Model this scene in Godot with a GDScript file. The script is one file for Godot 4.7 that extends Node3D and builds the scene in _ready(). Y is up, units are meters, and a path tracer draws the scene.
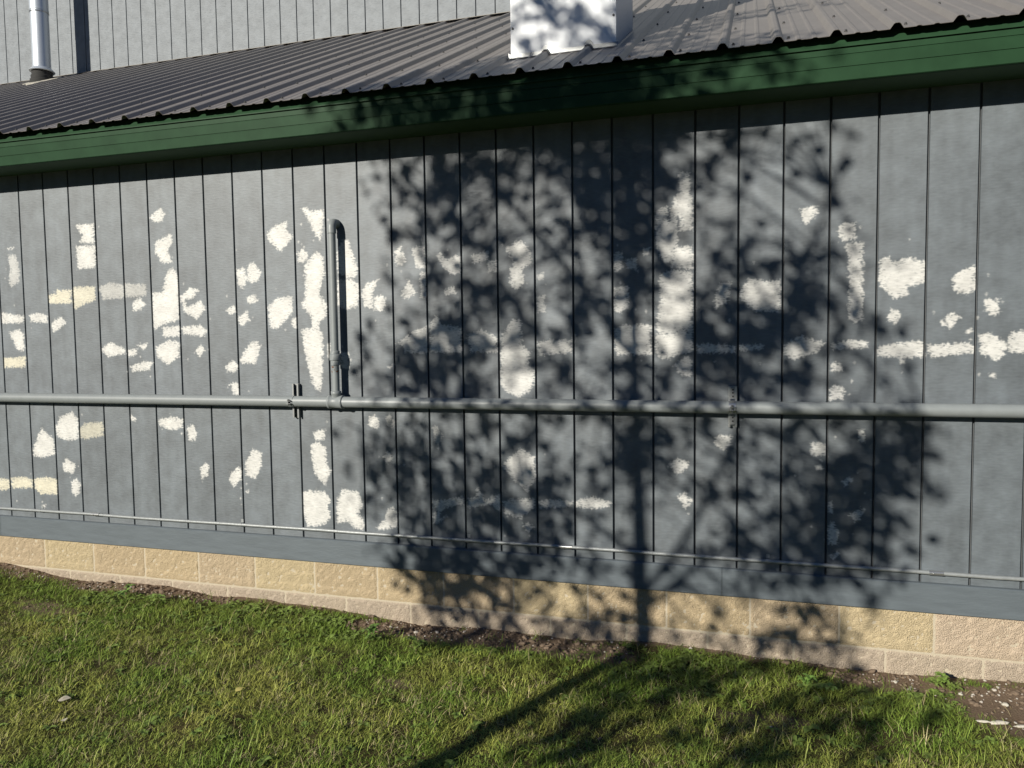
extends Node3D
# A grey groove-sided shed wall with primer patches, a dark ribbed metal roof, pipes,
# a block footing and a lawn; a young tree behind the viewer throws its shadow on the wall.
# World: wall face is z = 0, x runs right along the wall, y = 0 is the lawn.

const GROOVE0 := -4.7183      # x of one groove; the others follow every 8 inches
const PITCH := 0.2032
const TEX_X := -5.5           # wall texture covers x -5.5 .. 1.9 and y 0.30 .. 2.95
const TEX_W := 7.4
const TEX_Y := 0.30
const TEX_H := 2.65
const ROOF_Z := 0.295         # roof edge
const ROOF_Y := 2.869
const RIB0 := -4.061          # x of one roof rib, and their spacing
const RIB := 0.2322
const SLOPE := 0.4978
const UP_Z := -3.538          # face of the upper wall
const SUN := Vector3(-0.4048, 0.3535, 0.8433)   # towards the sun

var rng := RandomNumberGenerator.new()
var noise := FastNoiseLite.new()
var M := {}

# brushed-on primer: [0 white / 1 cream / 2 putty, thickness, outline x, y ... in metres on the wall]
const PATCHES := [
	[0, 0.9, [-4.640, 2.232, -4.571, 2.245, -4.578, 2.233, -4.628, 2.223]],
	[0, 0.6, [-4.630, 2.193, -4.566, 2.190, -4.539, 2.092, -4.549, 2.011, -4.617, 1.981, -4.636, 2.014, -4.620, 2.095]],
	[0, 0.9, [-4.055, 2.356, -3.916, 2.356, -3.923, 2.232, -4.035, 2.245, -4.009, 2.291, -4.047, 2.324]],
	[0, 0.9, [-4.063, 2.223, -3.914, 2.221, -3.916, 2.084, -4.062, 2.077]],
	[1, 0.9, [-4.320, 1.920, -4.243, 1.930, -4.242, 1.953, -4.120, 1.950, -4.125, 1.863, -4.299, 1.867]],
	[1, 0.8, [-4.109, 1.965, -3.929, 1.967, -3.928, 1.881, -4.035, 1.853, -4.098, 1.822, -4.114, 1.886]],
	[2, 0.9, [-3.900, 1.959, -3.810, 1.987, -3.705, 1.968, -3.710, 1.883, -3.875, 1.883]],
	[2, 0.9, [-3.701, 1.976, -3.534, 1.966, -3.538, 1.894, -3.700, 1.891]],
	[0, 0.9, [-3.644, 1.858, -3.586, 1.888, -3.550, 1.841, -3.590, 1.811, -3.647, 1.804]],
	[0, 0.9, [-4.715, 1.820, -4.524, 1.791, -4.527, 1.747, -4.720, 1.746]],
	[0, 0.9, [-4.470, 1.798, -4.386, 1.809, -4.325, 1.787, -4.328, 1.744, -4.463, 1.753]],
	[0, 0.9, [-4.297, 1.738, -4.222, 1.780, -4.167, 1.744, -4.227, 1.705, -4.286, 1.679]],
	[0, 0.9, [-4.659, 1.687, -4.572, 1.706, -4.526, 1.669, -4.539, 1.563, -4.592, 1.571, -4.630, 1.638]],
	[1, 0.9, [-4.736, 1.519, -4.527, 1.525, -4.532, 1.456, -4.741, 1.453]],
	[0, 0.9, [-3.491, 2.370, -3.408, 2.422, -3.377, 2.393, -3.394, 2.342, -3.450, 2.338]],
	[0, 0.9, [-3.456, 2.218, -3.334, 2.264, -3.327, 2.211, -3.366, 2.161, -3.333, 2.092, -3.407, 2.087, -3.459, 2.157]],
	[0, 0.9, [-3.490, 1.915, -3.416, 1.913, -3.382, 2.033, -3.335, 2.062, -3.291, 2.015, -3.299, 1.744, -3.426, 1.716, -3.483, 1.686, -3.503, 1.748]],
	[0, 0.9, [-3.289, 1.880, -3.213, 1.937, -3.151, 1.921, -3.198, 1.870, -3.253, 1.863, -3.246, 1.818, -3.145, 1.853, -3.107, 1.815, -3.168, 1.741, -3.257, 1.788]],
	[0, 0.9, [-3.426, 1.700, -3.297, 1.706, -3.300, 1.645, -3.420, 1.642]],
	[0, 0.9, [-3.288, 1.698, -3.224, 1.705, -3.152, 1.711, -3.100, 1.673, -3.128, 1.639, -3.281, 1.660]],
	[0, 0.9, [-3.485, 1.579, -3.375, 1.623, -3.298, 1.600, -3.315, 1.516, -3.401, 1.471, -3.482, 1.525]],
	[0, 0.9, [-3.195, 1.554, -3.148, 1.594, -3.123, 1.561, -3.161, 1.513]],
	[0, 0.9, [-3.903, 1.574, -3.832, 1.613, -3.718, 1.573, -3.719, 1.542, -3.857, 1.519]],
	[0, 0.9, [-3.699, 1.565, -3.622, 1.572, -3.633, 1.533, -3.691, 1.521]],
	[0, 0.9, [-3.625, 1.588, -3.534, 1.607, -3.574, 1.564]],
	[0, 0.9, [-3.681, 1.463, -3.569, 1.494, -3.509, 1.486, -3.534, 1.440, -3.668, 1.427]],
	[0, 0.9, [-2.882, 2.022, -2.830, 2.042, -2.807, 1.968, -2.843, 1.919, -2.877, 1.942]],
	[0, 0.9, [-2.807, 2.049, -2.769, 2.069, -2.713, 2.016, -2.732, 1.966, -2.774, 1.946, -2.807, 1.968]],
	[0, 0.9, [-2.820, 1.867, -2.759, 1.880, -2.743, 1.850, -2.761, 1.833, -2.813, 1.830]],
	[0, 0.9, [-2.965, 1.797, -2.908, 1.821, -2.889, 1.780, -2.937, 1.764]],
	[0, 0.9, [-2.876, 1.758, -2.814, 1.786, -2.803, 1.727, -2.852, 1.699, -2.873, 1.714]],
	[0, 0.9, [-2.878, 1.499, -2.805, 1.602, -2.746, 1.602, -2.739, 1.565, -2.768, 1.477, -2.870, 1.477]],
	[0, 0.9, [-2.979, 1.462, -2.930, 1.500, -2.888, 1.470, -2.907, 1.428, -2.977, 1.428]],
	[0, 0.9, [-2.662, 2.237, -2.611, 2.270, -2.536, 2.294, -2.529, 2.237, -2.490, 2.200, -2.575, 2.125, -2.656, 2.186]],
	[0, 0.9, [-2.679, 1.805, -2.601, 1.861, -2.510, 1.865, -2.513, 1.772, -2.608, 1.680, -2.658, 1.681]],
	[0, 0.9, [-2.523, 1.729, -2.481, 1.750, -2.479, 1.671, -2.516, 1.686]],
	[0, 0.9, [-2.435, 2.359, -2.394, 2.363, -2.379, 2.341, -2.291, 2.346, -2.302, 2.246, -2.316, 2.170, -2.366, 2.236, -2.396, 2.307]],
	[0, 0.9, [-2.468, 2.113, -2.427, 2.133, -2.399, 2.096, -2.413, 2.061, -2.462, 2.056]],
	[0, 0.9, [-2.422, 2.041, -2.346, 2.115, -2.307, 2.092, -2.294, 1.993, -2.320, 1.924, -2.330, 1.868, -2.284, 1.810, -2.294, 1.746, -2.335, 1.712, -2.337, 1.669, -2.385, 1.677, -2.391, 1.748, -2.454, 1.814, -2.428, 1.856]],
	[0, 0.9, [-2.459, 1.671, -2.377, 1.684, -2.316, 1.654, -2.320, 1.540, -2.328, 1.383, -2.343, 1.318, -2.380, 1.332, -2.425, 1.469, -2.439, 1.541]],
	[0, 0.9, [-2.177, 2.170, -2.138, 2.171, -2.117, 2.098, -2.088, 2.014, -2.094, 1.958, -2.145, 1.953, -2.214, 1.990, -2.211, 2.102]],
	[0, 0.9, [-2.216, 1.955, -2.106, 1.945, -2.079, 1.902, -2.086, 1.798, -2.166, 1.779, -2.220, 1.808]],
	[0, 0.9, [-2.064, 1.888, -2.029, 1.921, -1.959, 1.943, -1.991, 1.886, -2.002, 1.782, -2.055, 1.797]],
	[0, 0.9, [-1.992, 1.844, -1.938, 1.856, -1.916, 1.814, -1.933, 1.767, -1.991, 1.775]],
	[0, 0.9, [-1.856, 2.086, -1.825, 2.126, -1.790, 2.043, -1.805, 2.016, -1.851, 2.018]],
	[0, 0.9, [-1.751, 2.095, -1.729, 2.114, -1.670, 2.105, -1.673, 1.991, -1.731, 2.000]],
	[0, 0.9, [-1.824, 1.853, -1.778, 1.934, -1.734, 1.864, -1.795, 1.825]],
	[0, 0.9, [-1.710, 1.972, -1.673, 1.971, -1.669, 1.835, -1.706, 1.830]],
	[0, 0.9, [-1.612, 2.062, -1.583, 2.074, -1.555, 2.033, -1.497, 2.057, -1.466, 2.043, -1.467, 1.956, -1.528, 1.952, -1.570, 1.994]],
	[0, 0.9, [-1.412, 2.047, -1.313, 2.075, -1.314, 2.023, -1.398, 2.007]],
	[0, 0.9, [-1.321, 2.010, -1.269, 2.021, -1.266, 1.956, -1.315, 1.964]],
	[0, 0.9, [-1.216, 2.078, -1.182, 2.102, -1.133, 2.119, -1.080, 2.052, -1.075, 1.994, -1.130, 1.964, -1.117, 1.898, -1.152, 1.860, -1.191, 1.881, -1.197, 1.966, -1.176, 2.004]],
	[0, 0.9, [-1.565, 1.873, -1.515, 1.887, -1.494, 1.851, -1.559, 1.846]],
	[0, 0.9, [-1.846, 1.593, -1.739, 1.660, -1.665, 1.679, -1.668, 1.529, -1.802, 1.537]],
	[0, 0.9, [-1.657, 1.679, -1.619, 1.739, -1.584, 1.685, -1.476, 1.669, -1.471, 1.535, -1.653, 1.536]],
	[0, 0.9, [-1.440, 1.629, -1.362, 1.654, -1.278, 1.620, -1.268, 1.534, -1.421, 1.535]],
	[0, 0.9, [-1.243, 1.626, -1.188, 1.704, -1.140, 1.703, -1.135, 1.579, -1.094, 1.532, -1.101, 1.467, -1.066, 1.427, -1.066, 1.375, -1.111, 1.311, -1.158, 1.297, -1.220, 1.317, -1.254, 1.361, -1.252, 1.520]],
	[0, 0.9, [-2.291, 1.590, -2.270, 1.590, -2.273, 1.509, -2.290, 1.509]],
	[0, 0.9, [-1.918, 1.454, -1.872, 1.475, -1.880, 1.447]],
	[0, 0.8, [-2.204, 1.540, -2.154, 1.539, -2.157, 1.440, -2.207, 1.454]],
	[0, 0.6, [-1.050, 1.818, -1.010, 1.830, -1.004, 1.740, -1.051, 1.741]],
	[0, 0.6, [-1.049, 1.935, -1.011, 1.946, -1.016, 1.908, -1.042, 1.909]],
	[0, 0.9, [-0.650, 2.033, -0.606, 2.031, -0.606, 1.944, -0.644, 1.933]],
	[0, 0.9, [-0.587, 1.993, -0.531, 2.003, -0.533, 1.941, -0.581, 1.949]],
	[0, 0.9, [-0.506, 2.045, -0.463, 2.052, -0.475, 2.013, -0.500, 2.008]],
	[0, 0.9, [-0.325, 2.406, -0.277, 2.405, -0.269, 2.294, -0.261, 2.293, -0.257, 2.125, -0.329, 2.122, -0.311, 2.188, -0.371, 2.198, -0.347, 2.287, -0.323, 2.310]],
	[0, 0.9, [-0.438, 2.232, -0.383, 2.247, -0.383, 2.168, -0.359, 2.203, -0.335, 2.189, -0.329, 2.068, -0.359, 1.971, -0.395, 1.973, -0.438, 2.036]],
	[0, 0.9, [-0.359, 2.045, -0.260, 2.046, -0.260, 1.931, -0.359, 1.947]],
	[0, 0.9, [-0.420, 1.912, -0.359, 1.935, -0.260, 1.919, -0.260, 1.638, -0.408, 1.615, -0.439, 1.640, -0.420, 1.789]],
	[0, 0.9, [-0.439, 1.615, -0.260, 1.638, -0.260, 1.533, -0.408, 1.491, -0.445, 1.528]],
	[0, 0.9, [-0.347, 1.465, -0.286, 1.509, -0.262, 1.478, -0.264, 1.431, -0.266, 1.404, -0.298, 1.410, -0.335, 1.431]],
	[0, 0.9, [-0.651, 1.858, -0.575, 1.862, -0.573, 1.768, -0.607, 1.731, -0.648, 1.738]],
	[0, 0.9, [-0.648, 1.644, -0.607, 1.668, -0.463, 1.666, -0.460, 1.516, -0.640, 1.517]],
	[0, 0.9, [-1.053, 1.584, -0.985, 1.597, -0.866, 1.595, -0.866, 1.531, -1.040, 1.512]],
	[0, 0.9, [-0.240, 1.564, -0.167, 1.569, -0.061, 1.556, -0.061, 1.526, -0.238, 1.521]],
	[0, 0.9, [-0.040, 1.562, 0.077, 1.563, 0.066, 1.537, -0.037, 1.532]],
	[0, 0.9, [-0.155, 1.782, -0.132, 1.860, -0.076, 1.866, -0.097, 1.768, -0.149, 1.739]],
	[0, 0.9, [-0.037, 1.827, 0.007, 1.879, 0.091, 1.864, 0.149, 1.871, 0.149, 1.715, 0.031, 1.723, -0.027, 1.778]],
	[0, 0.9, [0.233, 2.197, 0.304, 2.205, 0.305, 2.170, 0.262, 2.118, 0.243, 2.139]],
	[0, 0.9, [0.397, 2.102, 0.419, 2.121, 0.472, 2.118, 0.475, 2.046, 0.409, 2.038]],
	[0, 0.9, [0.425, 2.008, 0.441, 2.031, 0.505, 2.030, 0.507, 1.672, 0.472, 1.661, 0.443, 1.679, 0.449, 1.858, 0.442, 1.962]],
	[0, 0.9, [0.574, 1.945, 0.610, 1.960, 0.642, 1.931, 0.693, 1.953, 0.770, 1.926, 0.768, 1.836, 0.695, 1.816, 0.691, 1.777, 0.634, 1.767, 0.576, 1.831]],
	[0, 0.9, [0.871, 1.855, 0.915, 1.892, 0.966, 1.901, 0.974, 1.796, 0.927, 1.776, 0.877, 1.799]],
	[0, 0.9, [0.610, 1.670, 0.630, 1.721, 0.656, 1.715, 0.669, 1.681, 0.646, 1.649]],
	[0, 0.9, [1.004, 1.751, 1.060, 1.752, 1.064, 1.689, 1.032, 1.679, 1.007, 1.713]],
	[0, 0.9, [0.825, 1.655, 0.874, 1.699, 0.908, 1.678, 0.871, 1.623]],
	[0, 0.9, [0.931, 1.614, 0.955, 1.628, 0.962, 1.614, 0.936, 1.600]],
	[0, 0.9, [0.161, 1.554, 0.239, 1.604, 0.355, 1.564, 0.317, 1.529, 0.218, 1.488, 0.167, 1.512]],
	[0, 0.9, [0.371, 1.564, 0.458, 1.580, 0.532, 1.574, 0.533, 1.545, 0.383, 1.535]],
	[0, 0.9, [0.573, 1.545, 0.668, 1.567, 0.766, 1.577, 0.770, 1.503, 0.680, 1.492, 0.575, 1.504]],
	[0, 0.9, [0.781, 1.554, 0.872, 1.559, 0.942, 1.564, 0.974, 1.547, 0.967, 1.519, 0.793, 1.495]],
	[0, 0.9, [0.985, 1.597, 1.029, 1.605, 1.093, 1.562, 1.089, 1.507, 1.051, 1.480, 0.992, 1.519]],
	[0, 0.9, [1.093, 1.546, 1.111, 1.606, 1.158, 1.616, 1.192, 1.610, 1.195, 1.507, 1.108, 1.518]],
	[0, 0.9, [0.367, 1.470, 0.405, 1.478, 0.427, 1.441, 0.378, 1.431]],
	[0, 0.9, [0.665, 1.489, 0.690, 1.489, 0.689, 1.469, 0.668, 1.469]],
	[0, 0.9, [-2.954, 1.353, -2.910, 1.372, -2.885, 1.339, -2.887, 1.287, -2.930, 1.294]],
	[0, 0.9, [-4.299, 1.069, -4.263, 1.135, -4.158, 1.169, -4.116, 1.121, -4.124, 0.991, -4.232, 0.980, -4.302, 1.011]],
	[1, 0.6, [-4.108, 1.065, -4.051, 1.098, -3.916, 1.109, -3.915, 1.021, -4.057, 0.993, -4.108, 1.000]],
	[0, 0.9, [-4.505, 0.915, -4.425, 1.058, -4.325, 0.986, -4.321, 0.887, -4.438, 0.859, -4.501, 0.873]],
	[0, 0.9, [-4.267, 0.815, -4.229, 0.866, -4.159, 0.828, -4.173, 0.765, -4.245, 0.775]],
	[0, 0.9, [-4.197, 0.711, -4.154, 0.738, -4.122, 0.698, -4.134, 0.641, -4.172, 0.614, -4.197, 0.646]],
	[1, 0.9, [-4.828, 0.710, -4.722, 0.706, -4.727, 0.638, -4.834, 0.624]],
	[1, 0.9, [-4.706, 0.715, -4.586, 0.728, -4.522, 0.714, -4.526, 0.655, -4.700, 0.647]],
	[1, 0.9, [-4.510, 0.715, -4.415, 0.735, -4.315, 0.723, -4.317, 0.624, -4.454, 0.617, -4.505, 0.656]],
	[0, 0.9, [-3.696, 1.161, -3.655, 1.130, -3.665, 1.114, -3.694, 1.121]],
	[0, 0.9, [-3.483, 1.133, -3.380, 1.151, -3.297, 1.137, -3.309, 1.083, -3.402, 1.065, -3.476, 1.094]],
	[0, 0.9, [-3.281, 1.083, -3.234, 1.107, -3.203, 1.062, -3.221, 1.008, -3.266, 1.007]],
	[0, 0.9, [-3.192, 0.840, -3.145, 0.872, -3.122, 0.858, -3.139, 0.796, -3.180, 0.771]],
	[0, 0.9, [-2.981, 0.810, -2.913, 0.858, -2.888, 0.829, -2.899, 0.783, -2.954, 0.735, -2.979, 0.772]],
	[0, 0.9, [-2.869, 0.875, -2.813, 0.967, -2.745, 0.946, -2.751, 0.879, -2.796, 0.787, -2.863, 0.807]],
	[0, 0.9, [-2.872, 0.708, -2.849, 0.725, -2.850, 0.697]],
	[0, 0.9, [-4.459, 0.541, -4.416, 0.552, -4.429, 0.521]],
	[0, 0.9, [-2.400, 1.081, -2.323, 1.095, -2.325, 1.037, -2.382, 1.031]],
	[0, 0.9, [-2.416, 1.008, -2.366, 1.024, -2.318, 0.996, -2.313, 0.895, -2.293, 0.852, -2.333, 0.770, -2.397, 0.833, -2.411, 0.921]],
	[0, 0.9, [-2.495, 0.719, -2.433, 0.736, -2.335, 0.734, -2.295, 0.692, -2.321, 0.639, -2.298, 0.597, -2.333, 0.543, -2.449, 0.521, -2.480, 0.586]],
	[0, 0.9, [-2.255, 0.694, -2.220, 0.754, -2.125, 0.744, -2.102, 0.701, -2.087, 0.673, -2.120, 0.614, -2.082, 0.573, -2.088, 0.526, -2.155, 0.532, -2.186, 0.567, -2.259, 0.555]],
	[0, 0.9, [-2.042, 1.168, -2.002, 1.187, -1.972, 1.148, -1.989, 1.105, -2.040, 1.125]],
	[0, 0.6, [-1.933, 1.170, -1.909, 1.191, -1.880, 1.143, -1.889, 1.108, -1.926, 1.128]],
	[0, 0.9, [-1.954, 0.951, -1.930, 0.983, -1.896, 0.946, -1.932, 0.909]],
	[0, 0.6, [-1.654, 1.120, -1.632, 1.134, -1.589, 1.073, -1.611, 1.059, -1.620, 1.017, -1.641, 1.058]],
	[0, 0.9, [-2.004, 0.549, -1.956, 0.594, -1.947, 0.645, -1.907, 0.669, -1.872, 0.642, -1.875, 0.556, -1.997, 0.527]],
	[0, 0.9, [-1.661, 0.724, -1.626, 0.718, -1.478, 0.747, -1.479, 0.705, -1.582, 0.679, -1.620, 0.656, -1.657, 0.668]],
	[0, 0.9, [-1.657, 0.647, -1.627, 0.662, -1.613, 0.614, -1.583, 0.637, -1.598, 0.608, -1.658, 0.586]],
	[0, 0.9, [-1.457, 0.734, -1.406, 0.750, -1.398, 0.805, -1.370, 0.766, -1.356, 0.725, -1.277, 0.770, -1.256, 0.771, -1.264, 0.675, -1.328, 0.713, -1.450, 0.686]],
	[0, 0.9, [-1.253, 0.927, -1.198, 0.983, -1.142, 1.025, -1.074, 0.974, -1.068, 0.860, -1.117, 0.791, -1.200, 0.862]],
	[0, 0.9, [-1.256, 0.730, -1.201, 0.747, -1.069, 0.756, -1.077, 0.713, -1.119, 0.670, -1.161, 0.641, -1.243, 0.670]],
	[0, 0.9, [-1.260, 1.416, -1.225, 1.430, -1.212, 1.377, -1.240, 1.337]],
	[0, 0.9, [-1.052, 0.741, -0.994, 0.757, -0.873, 0.750, -0.873, 0.723, -1.049, 0.707]],
	[0, 0.9, [-0.857, 0.751, -0.767, 0.782, -0.669, 0.760, -0.676, 0.734, -0.767, 0.716, -0.853, 0.724]],
	[0, 0.9, [-1.140, 0.601, -1.112, 0.630, -1.085, 0.598, -1.113, 0.569]],
	[0, 0.9, [-0.372, 0.972, -0.328, 0.999, -0.280, 0.982, -0.286, 0.944, -0.328, 0.917, -0.365, 0.941]],
	[0, 0.9, [-0.335, 0.803, -0.298, 0.826, -0.259, 0.788, -0.292, 0.742]],
	[0, 0.9, [-0.156, 1.110, -0.118, 1.118, -0.071, 1.115, -0.076, 1.063, -0.112, 1.047, -0.147, 1.061]],
	[0, 0.9, [0.368, 1.355, 0.401, 1.367, 0.434, 1.349, 0.431, 1.297, 0.402, 1.308, 0.372, 1.292]],
	[0, 0.9, [0.493, 1.157, 0.522, 1.161, 0.526, 1.099, 0.498, 1.106]],
	[0, 0.9, [0.289, 1.086, 0.322, 1.097, 0.366, 1.082, 0.366, 1.041, 0.339, 1.034, 0.295, 1.032]],
	[0, 0.9, [0.309, 0.981, 0.339, 0.990, 0.347, 0.971, 0.312, 0.967]],
	[0, 0.9, [0.428, 0.912, 0.460, 0.937, 0.477, 0.926, 0.445, 0.886]],
	[0, 0.9, [0.463, 0.753, 0.511, 0.791, 0.522, 0.762, 0.490, 0.718]],
	[0, 0.9, [0.369, 0.807, 0.386, 0.820, 0.392, 0.755, 0.370, 0.765]],
	[0, 0.9, [0.368, 0.693, 0.392, 0.719, 0.420, 0.672, 0.410, 0.611, 0.371, 0.609]],
	[0, 0.9, [0.381, 0.549, 0.416, 0.578, 0.425, 0.564, 0.400, 0.538]],
	[0, 0.9, [1.028, 1.421, 1.053, 1.426, 1.053, 1.404, 1.034, 1.408]]
]
# how full the crown is, seen along the sunbeams; one row each 0.12 m, from the top
const CROWN := [
	"000000000555555555543210000000000",
	"000000000555555555543321000000000",
	"000000000555555555554332000000000",
	"000000000555555555521100000000000",
	"000000000555555555521100000000000",
	"000000111555555555521100000000000",
	"000001123555555555543210000000000",
	"000012344555555555544332000000000",
	"000223456666666665555443100000000",
	"000123566677777777665554310000000",
	"000013566666778888865455431000000",
	"000013555555677788875444431000000",
	"000013555554567788865434331000000",
	"000012466665445788744323331000000",
	"000001456654335688633201320000000",
	"000012345544335578733421431000000",
	"000012235443344568634544542000000",
	"000001135665335566444456653100000",
	"000123235665335555345557654200000",
	"000134445654345555346877555430000",
	"000134677753334345457876655310000",
	"000024567653334345556666543200000",
	"000023456554444335555545433332000",
	"000112345545444235543345545663000",
	"001234555555544357643455567851000",
	"001245666555555456543345678740000",
	"000135666666555444332355688630000",
	"000124565666665333222355777520000",
	"000013556666665433234466776510000",
	"000012567766665443333445666400000",
	"000002467776653443323445543200000",
	"000001257766643543323335542100000",
	"000001145556544543334455653100000",
	"000000134456554543345555442000000",
	"000000000000000002455433556654100",
	"000000000000000000456544566653000",
	"000000000000000000345654345542000",
	"000000000000000000023443223310000"
]

func lin(r: float, g: float, b: float) -> Color:
	return Color(r, g, b).linear_to_srgb()

func mat(c: Color, rough := 0.6, metal := 0.0, spec := 0.5) -> StandardMaterial3D:
	var m := StandardMaterial3D.new()
	m.albedo_color = c
	m.roughness = rough
	m.metallic = metal
	m.metallic_specular = spec
	return m

func noise_tex(freq: float, oct: int, w: int, h: int, lo: float, hi: float, as_normal := false, strength := 4.0, stretch := Vector3.ONE, sd := 1) -> Texture2D:
	var n := FastNoiseLite.new()
	n.seed = sd
	n.noise_type = FastNoiseLite.TYPE_SIMPLEX_SMOOTH
	n.frequency = freq
	n.fractal_octaves = oct
	var im := n.get_seamless_image(int(w / stretch.x), int(h / stretch.y))
	if stretch != Vector3.ONE:
		im.resize(w, h, Image.INTERPOLATE_CUBIC)
	im.convert(Image.FORMAT_RGB8)
	if as_normal:
		im.bump_map_to_normal_map(strength)
		return ImageTexture.create_from_image(im)
	var d := im.get_data()
	var curve := PackedByteArray()      # lo..hi are linear shares of the base colour
	for i in 256:
		curve.append(int(255.0 * Color(lerpf(lo, hi, i / 255.0), 0, 0).linear_to_srgb().r))
	for i in d.size():
		d[i] = curve[d[i]]
	im = Image.create_from_data(im.get_width(), im.get_height(), false, Image.FORMAT_RGB8, d)
	return ImageTexture.create_from_image(im)

func grain(m: StandardMaterial3D, alb: Texture2D, nrm: Texture2D, scale: float, depth := 1.0, bump: Texture2D = null, bump_cm := 0.0) -> StandardMaterial3D:
	m.uv1_triplanar = true
	m.uv1_world_triplanar = true
	m.uv1_scale = Vector3.ONE * scale
	if alb: m.albedo_texture = alb
	if nrm:
		m.normal_enabled = true
		m.normal_texture = nrm
		m.normal_scale = depth
	return m

# ---------- geometry helpers ----------
func st_new(flat := true) -> SurfaceTool:
	var st := SurfaceTool.new()
	st.begin(Mesh.PRIMITIVE_TRIANGLES)
	st.set_smooth_group(-1 if flat else 0)
	return st

func quad(st: SurfaceTool, a: Vector3, b: Vector3, c: Vector3, d: Vector3) -> void:
	# corners run counter-clockwise seen from outside
	for p in [a, c, b, a, d, c]:
		st.add_vertex(p)

func box(st: SurfaceTool, lo: Vector3, hi: Vector3) -> void:
	var a := lo
	var b := hi
	quad(st, Vector3(a.x, a.y, b.z), Vector3(b.x, a.y, b.z), Vector3(b.x, b.y, b.z), Vector3(a.x, b.y, b.z))
	quad(st, Vector3(b.x, a.y, a.z), Vector3(a.x, a.y, a.z), Vector3(a.x, b.y, a.z), Vector3(b.x, b.y, a.z))
	quad(st, Vector3(a.x, a.y, a.z), Vector3(a.x, a.y, b.z), Vector3(a.x, b.y, b.z), Vector3(a.x, b.y, a.z))
	quad(st, Vector3(b.x, a.y, b.z), Vector3(b.x, a.y, a.z), Vector3(b.x, b.y, a.z), Vector3(b.x, b.y, b.z))
	quad(st, Vector3(a.x, b.y, b.z), Vector3(b.x, b.y, b.z), Vector3(b.x, b.y, a.z), Vector3(a.x, b.y, a.z))
	quad(st, Vector3(a.x, a.y, a.z), Vector3(b.x, a.y, a.z), Vector3(b.x, a.y, b.z), Vector3(a.x, a.y, b.z))

func tube(st: SurfaceTool, pts: Array, radii: Array, sides := 20, caps := true) -> void:
	st.set_smooth_group(0)
	var rings := []
	var up := Vector3.UP
	for i in pts.size():
		var dir: Vector3 = (pts[mini(i + 1, pts.size() - 1)] - pts[maxi(i - 1, 0)]).normalized()
		if absf(dir.dot(up)) > 0.95: up = Vector3.RIGHT if absf(dir.x) < 0.9 else Vector3.BACK
		var u := dir.cross(up).normalized()
		var v := u.cross(dir).normalized()
		up = v
		var ring := []
		for k in sides:
			var t := TAU * k / sides
			ring.append(pts[i] + (u * cos(t) + v * sin(t)) * radii[i])
		rings.append(ring)
	for i in rings.size() - 1:
		for k in sides:
			var k2 := (k + 1) % sides
			quad(st, rings[i][k], rings[i][k2], rings[i + 1][k2], rings[i + 1][k])
	if caps:
		st.set_smooth_group(-1)
		for k in sides:
			var k2 := (k + 1) % sides
			for p in [pts[0], rings[0][k], rings[0][k2]]: st.add_vertex(p)
			for p in [pts[-1], rings[-1][k2], rings[-1][k]]: st.add_vertex(p)

func lathe(st: SurfaceTool, at: Vector3, prof: Array, sides := 28) -> void:
	# prof: [radius, height, radius, height ...] from the bottom up
	st.set_smooth_group(-1)
	for i in range(0, prof.size() - 2, 2):
		st.set_smooth_group(i + 1)
		for k in sides:
			var t := TAU * k / sides
			var t2 := TAU * (k + 1) / sides
			var a := Vector3(cos(t), 0, sin(t))
			var b := Vector3(cos(t2), 0, sin(t2))
			quad(st, at + b * prof[i] + Vector3.UP * prof[i + 1], at + a * prof[i] + Vector3.UP * prof[i + 1], at + a * prof[i + 2] + Vector3.UP * prof[i + 3], at + b * prof[i + 2] + Vector3.UP * prof[i + 3])

func done(st: SurfaceTool) -> ArrayMesh:
	st.generate_normals()
	return st.commit()

func obj(called: String, mesh: Mesh, m: Material, parent: Node = self, at := Vector3.ZERO) -> MeshInstance3D:
	var o := MeshInstance3D.new()
	o.name = called
	o.mesh = mesh
	o.material_override = m
	o.position = at
	o.cast_shadow = GeometryInstance3D.SHADOW_CASTING_SETTING_ON
	parent.add_child(o, true)
	return o

var used := {}
func numbered(n: String) -> String:
	var k: int = used.get(n, 0)
	used[n] = k + 1
	return n if k == 0 else "%s_%03d" % [n, k]

func tag(o: Node, label: String, category: String, group := "") -> Node:
	o.set_meta("label", label)
	o.set_meta("category", category)
	if group != "": o.set_meta("group", group)
	return o

func thing(called: String, label: String, category: String, at := Vector3.ZERO, group := "") -> Node3D:
	var o := Node3D.new()
	o.name = numbered(called)
	o.position = at
	add_child(o)
	tag(o, label, category, group)
	return o

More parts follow.
